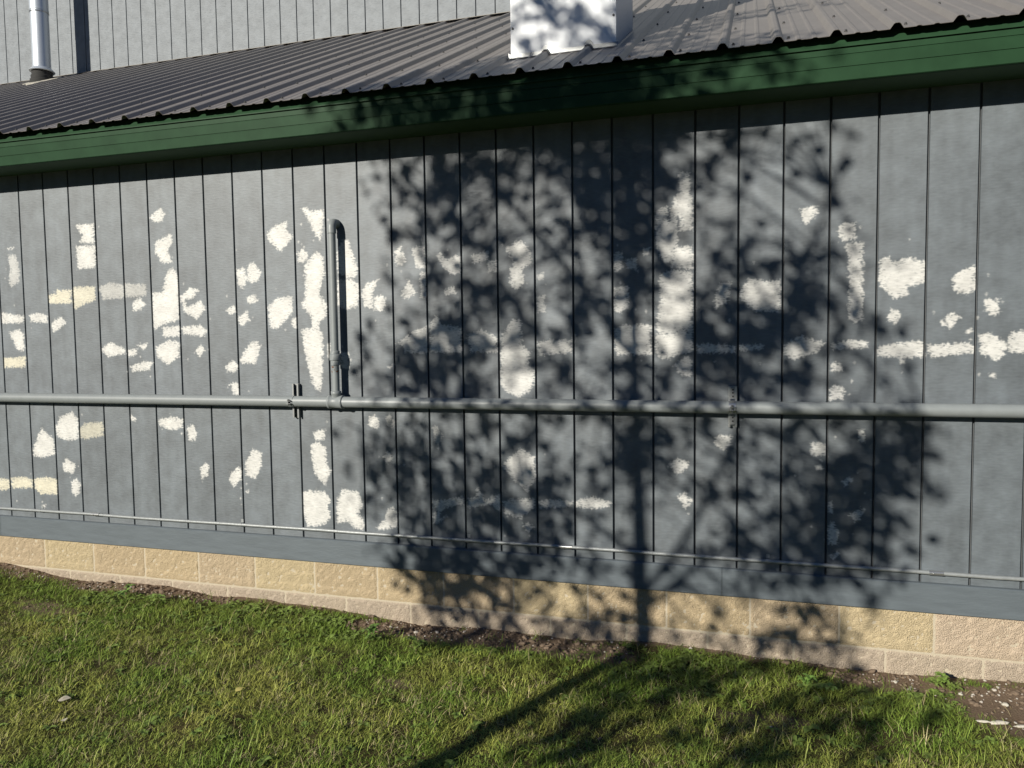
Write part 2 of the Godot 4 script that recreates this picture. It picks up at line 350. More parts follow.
# ---------- materials ----------
func wall_textures() -> Array:
	var w := 2048
	var h := 734
	var px := TEX_W / w
	var n := FastNoiseLite.new()
	n.noise_type = FastNoiseLite.TYPE_SIMPLEX_SMOOTH
	n.seed = 11; n.frequency = 0.008; n.fractal_octaves = 3
	var a := n.get_image(w, h); a.convert(Image.FORMAT_L8)
	# fine sawn grain: short horizontal strokes, and faint vertical roller drags
	n.seed = 12; n.frequency = 0.33; n.fractal_octaves = 4
	var b := n.get_image(w / 4, h); b.convert(Image.FORMAT_L8); b.resize(w, h, Image.INTERPOLATE_CUBIC)
	n.seed = 13; n.frequency = 0.05; n.fractal_octaves = 3
	var c := n.get_image(w, h / 10); c.convert(Image.FORMAT_L8); c.resize(w, h, Image.INTERPOLATE_CUBIC)
	n.seed = 14; n.frequency = 0.03; n.fractal_octaves = 4
	var e := n.get_image(w, h); e.convert(Image.FORMAT_L8)
	var da := a.get_data()
	var db := b.get_data()
	var dc := c.get_data()
	var de := e.get_data()
	var lut := PackedByteArray()      # linear 0..1 in 1024 steps to sRGB bytes
	lut.resize(1025)
	for i in 1025:
		lut[i] = int(round(255.0 * Color(i / 1024.0, 0, 0).linear_to_srgb().r))
	var plank := PackedFloat32Array()
	plank.resize(w)
	rng.seed = 5
	var tone := {}
	for x in w:
		var k := int(floor((TEX_X + x * px - GROOVE0) / PITCH))
		if not tone.has(k): tone[k] = rng.randf_range(0.90, 1.09)
		plank[x] = tone[k]
	# the paint layer: alpha and kind per pixel
	var cov := PackedFloat32Array(); cov.resize(w * h)
	var kind := PackedByteArray(); kind.resize(w * h)
	var r1 := FastNoiseLite.new(); r1.seed = 21; r1.frequency = 1.0; r1.fractal_octaves = 3
	var r2 := FastNoiseLite.new(); r2.seed = 22; r2.frequency = 1.0; r2.fractal_octaves = 2
	var strokes: Array = PATCHES.duplicate()
	# drips, flicks and filled nail holes round the brushed areas
	rng.seed = 404
	for i in 210:
		var src: Array = PATCHES[rng.randi() % PATCHES.size()][2]
		var q := rng.randi() % int(src.size() / 2)
		var dx: float = src[2 * q] + rng.randfn(0, 0.05)
		var dy: float = src[2 * q + 1] + rng.randfn(0, 0.05)
		var dr := rng.randf_range(0.002, 0.006)
		strokes.append([0, rng.randf_range(0.5, 0.9), [dx - dr, dy, dx, dy - dr * rng.randf_range(0.7, 2.2), dx + dr, dy, dx, dy + dr]])
	for p in strokes:
		var v: Array = p[2]
		var m: int = v.size() / 2
		var xs := PackedFloat32Array()
		var ys := PackedFloat32Array()
		for i in m:
			xs.append(v[2 * i]); ys.append(v[2 * i + 1])
		var x0 := 1e9; var x1 := -1e9; var y0 := 1e9; var y1 := -1e9
		for i in m:
			x0 = minf(x0, xs[i]); x1 = maxf(x1, xs[i]); y0 = minf(y0, ys[i]); y1 = maxf(y1, ys[i])
		var i0 := maxi(0, int((x0 - 0.03 - TEX_X) / px)); var i1 := mini(w - 1, int((x1 + 0.03 - TEX_X) / px))
		var j0 := maxi(0, int((TEX_Y + TEX_H - y1 - 0.03) / px)); var j1 := mini(h - 1, int((TEX_Y + TEX_H - y0 + 0.03) / px))
		var thick: float = p[1]
		for j in range(j0, j1 + 1):
			var y := TEX_Y + TEX_H - (j + 0.5) * px
			for i in range(i0, i1 + 1):
				var x := TEX_X + (i + 0.5) * px
				# the brush stops at a groove unless the next plank was painted too
				var g0: float = GROOVE0 + PITCH * floor((x - GROOVE0) / PITCH)
				if x1 - x0 > 0.03 and minf(x1, g0 + PITCH) - maxf(x0, g0) < 0.028: continue
				# bristle-ragged outline: strokes pull the edge sideways
				var sm := clampf((x1 - x0) / 0.06, 0.15, 1.0)
				var qx := x + sm * (0.012 * r1.get_noise_2d(x * 16.0, y * 80.0) + 0.010 * r2.get_noise_2d(x * 30.0, y * 30.0))
				var qy := y + sm * 0.010 * r2.get_noise_2d(x * 55.0 + 9.0, y * 30.0)
				var dist := 1e9
				var inside := false
				var q := m - 1
				for s in m:
					var ex := xs[q] - xs[s]
					var ey := ys[q] - ys[s]
					var fx := qx - xs[s]
					var fy := qy - ys[s]
					var t := clampf((fx * ex + fy * ey) / (ex * ex + ey * ey), 0.0, 1.0)
					var gx := fx - ex * t
					var gy := fy - ey * t
					dist = minf(dist, gx * gx + gy * gy)
					if (ys[s] > qy) != (ys[q] > qy) and qx < ex * fy / ey + xs[s]:
						inside = not inside
					q = s
				var sd := sqrt(dist) * (1.0 if inside else -1.0)
				var al := clampf((sd + 0.005) / 0.009, 0.0, 1.0)
				if al > 0.0:
					# dry-brush: thin near the rim, streaky, with pinholes of grey
					var dry := r1.get_noise_2d(x * 34.0 + 50.0, y * 120.0)
					var rim := clampf(sd / 0.03, 0.0, 1.0)
					al *= clampf(1.0 + dry * (2.0 - 1.2 * rim) + 0.22 * rim, 0.0, 1.0) * minf(1.0, thick * 1.08)
					var at := j * w + i
					if al > cov[at]:
						cov[at] = al
						kind[at] = p[0]
	var cols := [[0.585, 0.58, 0.55], [0.59, 0.555, 0.43], [0.37, 0.37, 0.35]]
	var out := PackedByteArray(); out.resize(w * h * 3)
	var rel := PackedByteArray(); rel.resize(w * h)
	for i in w * h:
		var big := da[i] / 255.0 - 0.5
		var hz := db[i] / 255.0 - 0.5
		var vt := dc[i] / 255.0 - 0.5
		var mo := de[i] / 255.0 - 0.5
		var f := plank[i % w] * (1.0 + 0.34 * big + 0.30 * hz + 0.26 * vt + 0.46 * mo)
		var r := 0.099 * f
		var g := 0.117 * f
		var bl := 0.131 * f
		var al := cov[i]
		if al > 0.0:
			var cc: Array = cols[kind[i]]
			var f2 := 0.98 + 0.36 * hz + 0.30 * mo
			r = lerpf(r, cc[0] * f2, al); g = lerpf(g, cc[1] * f2, al); bl = lerpf(bl, cc[2] * f2, al)
		out[3 * i] = lut[clampi(int(r * 1024.0), 0, 1024)]
		out[3 * i + 1] = lut[clampi(int(g * 1024.0), 0, 1024)]
		out[3 * i + 2] = lut[clampi(int(bl * 1024.0), 0, 1024)]
		rel[i] = clampi(int(128.0 + 230.0 * hz + 40.0 * al), 0, 255)
	var alb := Image.create_from_data(w, h, false, Image.FORMAT_RGB8, out)
	var hgt := Image.create_from_data(w, h, false, Image.FORMAT_L8, rel)
	hgt.convert(Image.FORMAT_RGB8)
	return [ImageTexture.create_from_image(alb), ImageTexture.create_from_image(hgt)]

func make_materials() -> void:
	var wt := wall_textures()
	var m := mat(Color.WHITE, 0.60, 0.0, 0.8)
	m.albedo_texture = wt[0]
	m.heightmap_enabled = true
	m.heightmap_texture = wt[1]
	m.heightmap_scale = 0.06
	M.siding = m
	var soft := noise_tex(0.02, 5, 512, 512, 0.72, 1.0, false, 0.0, Vector3.ONE, 31)
	var fine := noise_tex(0.18, 3, 512, 512, 0.7, 1.0, false, 0.0, Vector3.ONE, 32)
	var fine_n := noise_tex(0.16, 4, 512, 512, 0, 1, true, 5.0, Vector3.ONE, 33)
	var streak := noise_tex(0.05, 4, 512, 512, 0.78, 1.0, false, 0.0, Vector3(6, 1, 1), 34)
	var streak_n := noise_tex(0.2, 3, 512, 512, 0, 1, true, 2.0, Vector3(5, 1, 1), 35)
	M.skirt = grain(mat(lin(0.122, 0.145, 0.162), 0.5), streak, streak_n, 0.9, 0.12)
	M.groove = mat(lin(0.10, 0.105, 0.11), 0.8)
	M.upper = grain(mat(lin(0.215, 0.238, 0.258), 0.6), soft, streak_n, 0.7, 0.5)
	M.pipe = grain(mat(lin(0.24, 0.262, 0.266), 0.45), noise_tex(0.03, 3, 256, 256, 0.9, 1.0, false, 0.0, Vector3.ONE, 45), fine_n, 2.2, 0.02)
	M.conduit = grain(mat(lin(0.34, 0.36, 0.36), 0.4, 0.2), soft, fine_n, 2.5, 0.15)
	M.strut = grain(mat(lin(0.32, 0.33, 0.33), 0.4, 0.7), fine, null, 3.0)
	M.zinc = grain(mat(lin(0.55, 0.56, 0.55), 0.3, 0.8), fine, null, 3.0)
	M.rust = grain(mat(lin(0.16, 0.07, 0.03), 0.9), fine, fine_n, 6.0, 0.8)
	M.hole = mat(lin(0.02, 0.02, 0.02), 0.9)
	M.green = grain(mat(lin(0.024, 0.063, 0.030), 0.5, 0.0, 0.2), soft, null, 0.6)
	M.soffit = mat(lin(0.033, 0.075, 0.036), 0.7)
	M.roof = grain(mat(lin(0.218, 0.200, 0.186), 0.38), noise_tex(0.01, 4, 512, 512, 0.8, 1.0, false, 0.0, Vector3.ONE, 36), noise_tex(0.012, 3, 512, 512, 0, 1, true, 6.0, Vector3(2, 1, 1), 37), 1.1, 0.10)
	M.flashing = grain(mat(lin(0.40, 0.36, 0.30), 0.7), fine, null, 3.0)
	M.screw = mat(lin(0.10, 0.10, 0.10), 0.5, 0.4)
	M.galv = grain(mat(lin(0.66, 0.71, 0.76), 0.42, 0.55), noise_tex(0.05, 2, 512, 512, 0.86, 1.0, false, 0.0, Vector3.ONE, 38), null, 2.0)
	M.chase = grain(mat(lin(0.80, 0.83, 0.86), 0.4, 0.0), noise_tex(0.03, 3, 512, 512, 0.9, 1.0, false, 0.0, Vector3.ONE, 39), noise_tex(0.008, 2, 512, 512, 0, 1, true, 3.0, Vector3.ONE, 40), 0.8, 0.08)
	M.rubber = mat(lin(0.03, 0.03, 0.028), 0.85)
	M.sealant = grain(mat(lin(0.55, 0.52, 0.44), 0.8), fine, fine_n, 6.0, 0.8)
	var blk := noise_tex(0.11, 4, 512, 512, 0.55, 1.0, false, 0.0, Vector3.ONE, 41)
	var blk_n := noise_tex(0.10, 4, 512, 512, 0, 1, true, 9.0, Vector3.ONE, 42)
	M.blocks = []
	for c in [lin(0.66, 0.525, 0.335), lin(0.63, 0.50, 0.325), lin(0.68, 0.555, 0.35), lin(0.64, 0.51, 0.345)]:
		M.blocks.append(grain(mat(c, 0.92, 0.0, 0.2), blk, blk_n, 2.6, 1.3))
	M.block_pink = grain(mat(lin(0.67, 0.54, 0.40), 0.92, 0.0, 0.2), blk, blk_n, 2.6, 1.3)
	M.block_low = []
	for c in [lin(0.61, 0.505, 0.385), lin(0.585, 0.485, 0.375)]:
		M.block_low.append(grain(mat(c, 0.95, 0.0, 0.2), blk, blk_n, 2.6, 1.3))
	M.mortar = grain(mat(lin(0.66, 0.58, 0.44), 0.95, 0.0, 0.2), blk, blk_n, 4.0, 0.5)
	var g := grain(mat(Color.WHITE, 0.95, 0.0, 0.2), noise_tex(0.06, 5, 1024, 1024, 0.45, 1.0, false, 0.0, Vector3.ONE, 43), noise_tex(0.10, 5, 512, 512, 0, 1, true, 5.0, Vector3.ONE, 44), 1.7, 0.5)
	g.vertex_color_use_as_albedo = true
	M.ground = g
	var gr := mat(Color.WHITE, 0.55, 0.0, 0.35)
	gr.vertex_color_use_as_albedo = true
	gr.backlight = Color(0.45, 0.45, 0.35)
	M.grass = gr
	M.stone = grain(mat(lin(0.58, 0.53, 0.46), 0.9), fine, fine_n, 5.0, 0.6)
	M.chip = grain(mat(lin(0.66, 0.62, 0.52), 0.9), fine, fine_n, 5.0, 0.6)
	M.clod = grain(mat(lin(0.22, 0.16, 0.11), 0.95), fine, fine_n, 5.0, 0.8)
	M.dry_leaf = mat(lin(0.46, 0.42, 0.33), 0.8)
	M.yellow_leaf = mat(lin(0.52, 0.45, 0.14), 0.7)
	var lf := mat(lin(0.05, 0.09, 0.025), 0.5)
	lf.backlight = Color(0.15, 0.2, 0.05)
	M.leaf = lf
	M.bark = grain(mat(lin(0.14, 0.115, 0.09), 0.9), fine, fine_n, 3.0, 0.8)

# ---------- the building ----------
func roof_y(z: float) -> float:
	return ROOF_Y + SLOPE * (ROOF_Z - z)

func plank_mesh(w: float, y0: float, y1: float, depth: float) -> ArrayMesh:
	# front face at z = 0 with small arrises, sides running back; UV filled per plank
	var st := st_new()
	var c := 0.0016
	var xs := [0.0, 0.0, c, w - c, w, w]
	var zs := [-depth, -c, 0.0, 0.0, -c, -depth]
	for i in 5:
		quad(st, Vector3(xs[i], y0, zs[i]), Vector3(xs[i + 1], y0, zs[i + 1]), Vector3(xs[i + 1], y1, zs[i + 1]), Vector3(xs[i], y1, zs[i]))
	return done(st)

func siding_plank(x0: float, w: float, y0: float, y1: float) -> ArrayMesh:
	var st := st_new()
	var c := 0.0014
	var depth := 0.019
	var xs := [0.0, 0.0, c, w - c, w, w]
	var zs := [-depth, -c, 0.0, 0.0, -c, -depth]
	for i in 5:
		var p := [Vector3(xs[i], y0, zs[i]), Vector3(xs[i + 1], y0, zs[i + 1]), Vector3(xs[i + 1], y1, zs[i + 1]), Vector3(xs[i], y1, zs[i])]
		for k in [0, 2, 1, 0, 3, 2]:
			var q: Vector3 = p[k]
			st.set_uv(Vector2((x0 + q.x - TEX_X) / TEX_W, 1.0 - (q.y - TEX_Y) / TEX_H))
			st.add_vertex(q)
	st.generate_normals()
	st.generate_tangents()
	return st.commit()

func block_mesh(w: float, h: float, sd: int) -> ArrayMesh:
	# split face: a broken, pitted front between straight arrises
	var st := st_new(false)
	var n := FastNoiseLite.new()
	n.seed = sd; n.frequency = 9.0; n.fractal_octaves = 4; n.fractal_gain = 0.6
	var nx := 44
	var ny := 22
	var g := []
	for j in ny + 1:
		var row := []
		for i in nx + 1:
			var x := w * i / nx
			var y := h * j / ny
			var edge := minf(minf(x, w - x), minf(y, h - y))
			var z := 0.007 * n.get_noise_2d(x * 1.8, y * 1.8) + 0.0075 * n.get_noise_2d(x * 5.5 + 7.0, y * 5.5)
			z *= clampf(edge / 0.012, 0.0, 1.0)
			if edge < 0.001: z = -0.004
			row.append(Vector3(x, y, z))
		g.append(row)
	for j in ny:
		for i in nx:
			quad(st, g[j][i], g[j][i + 1], g[j + 1][i + 1], g[j + 1][i])
	st.set_smooth_group(-1)
	var d := -0.05
	for i in nx:
		quad(st, Vector3(g[0][i].x, 0, d), Vector3(g[0][i + 1].x, 0, d), g[0][i + 1], g[0][i])
		quad(st, g[ny][i], g[ny][i + 1], Vector3(g[ny][i + 1].x, h, d), Vector3(g[ny][i].x, h, d))
	for j in ny:
		quad(st, Vector3(0, g[j][0].y, d), g[j][0], g[j + 1][0], Vector3(0, g[j + 1][0].y, d))
		quad(st, g[j][nx], Vector3(w, g[j][nx].y, d), Vector3(w, g[j + 1][nx].y, d), g[j + 1][nx])
	return done(st)

func roof_sheet_mesh(ribs: int) -> ArrayMesh:
	# profile across the sheet (x, height), swept up the slope; the sheet is folded metal 1.5 mm thick
	var prof := []
	var p := RIB
	for k in ribs:
		var c := k * p
		prof.append_array([Vector2(c - 0.026, 0.0), Vector2(c - 0.013, 0.019), Vector2(c - 0.007, 0.0225), Vector2(c + 0.007, 0.0225), Vector2(c + 0.013, 0.019), Vector2(c + 0.026, 0.0)])
		for q in [0.36, 0.64]:
			var m: float = c + p * q
			prof.append_array([Vector2(m - 0.012, 0.0), Vector2(m - 0.005, 0.0035), Vector2(m + 0.005, 0.0035), Vector2(m + 0.012, 0.0)])
	prof.append(Vector2(ribs * p - 0.026, 0.0))
	prof.push_front(Vector2(-0.0265, 0.0))
	var nrm := Vector3(0, 1, SLOPE).normalized()
	var run := ROOF_Z - UP_Z - 0.004
	var st := st_new()
	var rows := 1
	for i in prof.size() - 1:
		var a: Vector2 = prof[i]
		var b: Vector2 = prof[i + 1]
		if b.x - a.x < 0.0004: continue
		var e0 := Vector3(a.x, 0, 0) + nrm * a.y
		var e1 := Vector3(b.x, 0, 0) + nrm * b.y
		var back := Vector3(0, SLOPE * run, -run)
		var th := -nrm * 0.0018
		quad(st, e0, e1, e1 + back, e0 + back)
		quad(st, e1 + th, e0 + th, e0 + th + back, e1 + th + back)
		quad(st, e0 + th, e1 + th, e1, e0)
	return done(st)

func build_building() -> void:
	var b := thing("building", "grey grooved-siding shed with white primer patches, green eave and dark ribbed metal roof", "building", Vector3(0, 0, 0))
	# lower wall
	var st := st_new()
	box(st, Vector3(-9.6, 0.34, -0.12), Vector3(3.4, 2.79, -0.0175))
	var sid := obj("siding", done(st), M.groove, b)
	for k in range(-24, 40):
		var x0 := GROOVE0 + PITCH * k + 0.005
		if x0 < -9.5 or x0 > 3.1: continue
		obj("plank", siding_plank(x0, PITCH - 0.010, 0.40, 2.785), M.siding, sid, Vector3(x0, 0, 0))
	# skirt board: lengths butted end to end
	var cuts := [-9.55, -4.80, -0.115, 3.35]
	for i in 3:
		st = st_new()
		var a: float = cuts[i] + 0.001
		var e: float = cuts[i + 1] - 0.001
		var pr := [Vector2(0.001, 0.462), Vector2(0.017, 0.460), Vector2(0.021, 0.456), Vector2(0.021, 0.326), Vector2(0.019, 0.323), Vector2(0.001, 0.323)]
		for q in pr.size() - 1:
			quad(st, Vector3(a, pr[q + 1].y, pr[q + 1].x), Vector3(e, pr[q + 1].y, pr[q + 1].x), Vector3(e, pr[q].y, pr[q].x), Vector3(a, pr[q].y, pr[q].x))
		obj("skirt_board", done(st), M.skirt, b)
	# footing
	st = st_new()
	box(st, Vector3(-9.6, -0.3, -0.2), Vector3(3.4, 0.3215, -0.0035))
	var foot := obj("foundation", done(st), M.mortar, b)
	var var_top := []
	for i in 6: var_top.append(block_mesh(0.3994, 0.1955, 100 + i * 17))
	for k in range(-23, 8):
		var x := 0.019 + 0.4064 * k + 0.0035
		if k < -23: continue
		var m: Material = M.blocks[posmod(k * 7 + 3, 4)]
		if k >= 2: m = M.block_pink
		obj("block", var_top[posmod(k * 5 + 1, 6)], m, foot, Vector3(x, 0.1265, 0.0))
		obj("block", var_top[posmod(k * 3 + 2, 6)], M.block_low[posmod(k, 2)], foot, Vector3(x - 0.2032, -0.0765, 0.0))
	# eave: soffit, green fascia in two pieces
	st = st_new()
	box(st, Vector3(-9.6, 2.697, 0.002), Vector3(3.4, 2.709, 0.236))
	obj("soffit", done(st), M.soffit, b)
	var fx0 := -10.0
	var fx1 := 3.4
	st = st_new()
	var fp := [Vector2(0.2400, 2.8427), Vector2(0.2480, 2.8336), Vector2(0.2485, 2.8039), Vector2(0.2455, 2.8024), Vector2(0.2455, 2.7999), Vector2(0.2495, 2.7974), Vector2(0.2470, 2.7526), Vector2(0.2435, 2.7511), Vector2(0.2435, 2.7486), Vector2(0.2470, 2.7460), Vector2(0.2430, 2.6967), Vector2(0.2390, 2.6937), Vector2(0.2230, 2.6937)]
	for q in fp.size() - 1:
		quad(st, Vector3(fx0, fp[q + 1].y, fp[q + 1].x), Vector3(fx1, fp[q + 1].y, fp[q + 1].x), Vector3(fx1, fp[q].y, fp[q].x), Vector3(fx0, fp[q].y, fp[q].x))
	obj("fascia", done(st), M.green, b)
	st = st_new()
	var tp := [Vector2(0.180, 2.905), Vector2(0.238, 2.884), Vector2(0.257, 2.838), Vector2(0.2575, 2.8315), Vector2(0.2545, 2.8315), Vector2(0.249, 2.838)]
	for q in tp.size() - 1:
		quad(st, Vector3(fx0, tp[q + 1].y, tp[q + 1].x), Vector3(fx1, tp[q + 1].y, tp[q + 1].x), Vector3(fx1, tp[q].y, tp[q].x), Vector3(fx0, tp[q].y, tp[q].x))
	obj("drip_edge", done(st), M.green, b)
	# roof: deck below, ribbed sheets of four ribs above, screws along the purlins
	st = st_new()
	var d0 := Vector3(-10.4, roof_y(0.20) - 0.03, 0.20)
	var d1 := Vector3(3.4, roof_y(UP_Z - 0.1) - 0.03, UP_Z - 0.1)
	quad(st, d0, Vector3(d1.x, d0.y, d0.z), d1, Vector3(d0.x, d1.y, d1.z))
	quad(st, d0 - Vector3(0, 0.1, 0), Vector3(d0.x, d1.y, d1.z) - Vector3(0, 0.1, 0), d1 - Vector3(0, 0.1, 0), Vector3(d1.x, d0.y, d0.z) - Vector3(0, 0.1, 0))
	quad(st, d0 - Vector3(0, 0.1, 0), Vector3(d1.x, d0.y - 0.1, d0.z), Vector3(d1.x, d0.y, d0.z), d0)
	var roof := obj("roof", done(st), M.soffit, b)
	var sheet := roof_sheet_mesh(4)
	var sw := st_new()
	lathe(sw, Vector3.ZERO, [0.0075, 0.0, 0.0075, 0.002, 0.0048, 0.0025, 0.0045, 0.008, 0.0, 0.0085], 8)
	var screw := done(sw)
	var tilt := Basis(Vector3.RIGHT, atan(SLOPE))
	for s in range(-7, 8):
		var x := RIB0 + RIB * 4 * s
		obj("roof_sheet", sheet, M.roof, roof, Vector3(x, ROOF_Y, ROOF_Z))
		for k in 4:
			for z in [0.22, -0.30, -0.95, -1.60, -2.25, -2.90]:
				var sx: float = x + k * RIB + 0.045
				if sx > -1.26 and sx < -0.65 and z < -0.2 and z > -0.8: continue
				var o := obj("screw", screw, M.screw, roof, Vector3(sx, roof_y(z) + 0.0005, z))
				o.basis = tilt
	# upper wall with its base flashing
	st = st_new()
	box(st, Vector3(-11.2, roof_y(UP_Z) - 0.2, UP_Z - 0.12), Vector3(3.4, 7.4, UP_Z - 0.0125))
	var upw := obj("upper_wall", done(st), M.groove, b)
	var pm := plank_mesh(PITCH - 0.010, roof_y(UP_Z) + 0.006, 7.35, 0.014)
	for k in range(-10, 58):
		obj("plank", pm, M.upper, upw, Vector3(-8.69995 + PITCH * k + 0.005, 0, UP_Z))
	st = st_new()
	var by := roof_y(UP_Z)
	var bp := [Vector2(UP_Z + 0.0025, by + 0.024), Vector2(UP_Z + 0.005, by + 0.022), Vector2(UP_Z + 0.010, by + 0.018), Vector2(UP_Z + 0.095, by - 0.0205)]
	for q in bp.size() - 1:
		quad(st, Vector3(-11.2, bp[q + 1].y, bp[q + 1].x), Vector3(3.4, bp[q + 1].y, bp[q + 1].x), Vector3(3.4, bp[q].y, bp[q].x), Vector3(-11.2, bp[q].y, bp[q].x))
	obj("base_flashing", done(st), M.flashing, b)

func build_roof_fittings() -> void:
	# boxed sheet-metal chase standing on the roof
	var c := thing("roof_chase", "pale sheet-metal box standing on the ribbed roof above the green eave", "chimney", Vector3(-0.953, roof_y(-0.2145), -0.2145))
	var hw := 0.287
	var top := 1.35
	var dep := 0.62
	var st := st_new()
	box(st, Vector3(-hw, 0.012, -0.002), Vector3(hw - 0.022, top, 0.0))
	obj("front_panel", done(st), M.chase, c)
	st = st_new()
	# corner fold: a thin angle wrapping the right-hand edge
	box(st, Vector3(hw - 0.0215, 0.010, -0.001), Vector3(hw + 0.001, top, 0.0015))
	obj("corner_trim", done(st), M.chase, c)
	for s in [-1, 1]:
		st = st_new()
		var x: float = s * hw
		var a := Vector3(x, 0.005, -0.003)
		var e := Vector3(x, SLOPE * dep + 0.005, -dep)
		var t := Vector3(-s * 0.002, 0, 0)
		var p := [a, e, Vector3(x, top, -dep), Vector3(x, top, -0.003)]
		if s < 0:
			quad(st, p[0], p[3], p[2], p[1]); quad(st, p[0] + t, p[1] + t, p[2] + t, p[3] + t)
		else:
			quad(st, p[0], p[1], p[2], p[3]); quad(st, p[0] + t, p[3] + t, p[2] + t, p[1] + t)
		obj("side_panel", done(st), M.galv, c)
	st = st_new()
	box(st, Vector3(-hw, SLOPE * dep, -dep), Vector3(hw, top, -dep + 0.002))
	obj("back_panel", done(st), M.galv, c)
	st = st_new()
	box(st, Vector3(-hw - 0.03, top, -dep - 0.03), Vector3(hw + 0.03, top + 0.03, 0.03))
	obj("cap", done(st), M.galv, c)
	# apron that follows the ribs at the foot of the front panel
	st = st_new()
	var prev := Vector3.ZERO
	for i in 97:
		var x := -hw - 0.012 + (2.0 * hw + 0.024) * i / 96.0
		var wx := -0.953 + x
		var ph := fposmod(wx - RIB0 + RIB * 0.5, RIB) - RIB * 0.5
		var r := clampf((0.028 - absf(ph)) / 0.017, 0.0, 1.0) * 0.023
		var q := Vector3(x, r / 0.89 + 0.003, 0.0035)
		if i > 0:
			quad(st, prev, q, q + Vector3(0, 0.020, 0.0), prev + Vector3(0, 0.020, 0.0))
			quad(st, prev + Vector3(0, -SLOPE * 0.03, 0.03), q + Vector3(0, -SLOPE * 0.03, 0.03), q, prev)
		prev = q
	obj("apron", done(st), M.strut, c)
	st = st_new()
	tube(st, [Vector3(0, 0, 0.0), Vector3(0, 0, 0.004), Vector3(0, 0, 0.006)], [0.006, 0.006, 0.003], 8)
	var scr := done(st)
	for p in [Vector3(-hw + 0.012, 0.16, 0), Vector3(hw - 0.012, 0.16, 0.0015), Vector3(-hw + 0.012, 0.42, 0), Vector3(hw - 0.012, 0.42, 0.0015)]:
		obj("screw", scr, M.screw, c, p)
	# round flue on the far roof
	var vz := -3.138
	var v := thing("vent_pipe", "round galvanised vent pipe with black rubber boot on far end of roof", "vent pipe", Vector3(-7.7154, roof_y(vz), vz))
	var foot := 0.0
	st = st_new()
	lathe(st, Vector3.ZERO, [0.094, -0.02, 0.094, 0.83], 40)
	lathe(st, Vector3.ZERO, [0.0965, 0.79, 0.0975, 0.795, 0.0975, 0.805, 0.0965, 0.81, 0.0965, 2.6], 40)
	obj("flue", done(st), M.galv, v)
	st = st_new()
	lathe(st, Vector3.ZERO, [0.098, 0.765, 0.100, 0.769, 0.100, 0.773, 0.098, 0.777], 40)
	obj("seam_ring", done(st), M.zinc, v)
	st = st_new()
	lathe(st, Vector3.ZERO, [0.126, 0.115, 0.132, 0.122, 0.126, 0.130, 0.100, 0.158, 0.0945, 0.161], 40)
	lathe(st, Vector3.ZERO, [0.0945, 0.122, 0.126, 0.115], 40)
	obj("storm_collar", done(st), M.galv, v)
	st = st_new()
	lathe(st, Vector3.ZERO, [0.140, -0.10, 0.134, -0.03, 0.136, -0.02, 0.124, -0.012, 0.126, 0.02, 0.114, 0.028, 0.116, 0.065, 0.106, 0.072, 0.106, 0.116, 0.0955, 0.118], 36)
	obj("boot", done(st), M.rubber, v)
	st = st_new()
	var n := FastNoiseLite.new()
	n.frequency = 2.0
	for k in 26:
		var t := TAU * k / 26.0
		var t2 := TAU * (k + 1) / 26.0
		var r1 := 0.185 + 0.03 * n.get_noise_1d(cos(t) * 3.0)
		var r2 := 0.185 + 0.03 * n.get_noise_1d(cos(t2) * 3.0)
		var f := func(ang, rr, hh): return Vector3(cos(ang) * rr, hh - SLOPE * sin(ang) * rr, sin(ang) * rr)
		quad(st, f.call(t2, r2, 0.026), f.call(t, r1, 0.026), f.call(t, 0.12, 0.034), f.call(t2, 0.12, 0.034))
		quad(st, f.call(t2, r2, 0.0), f.call(t, r1, 0.0), f.call(t, r1, 0.026), f.call(t2, r2, 0.026))
	obj("sealant_skirt", done(st), M.sealant, v)

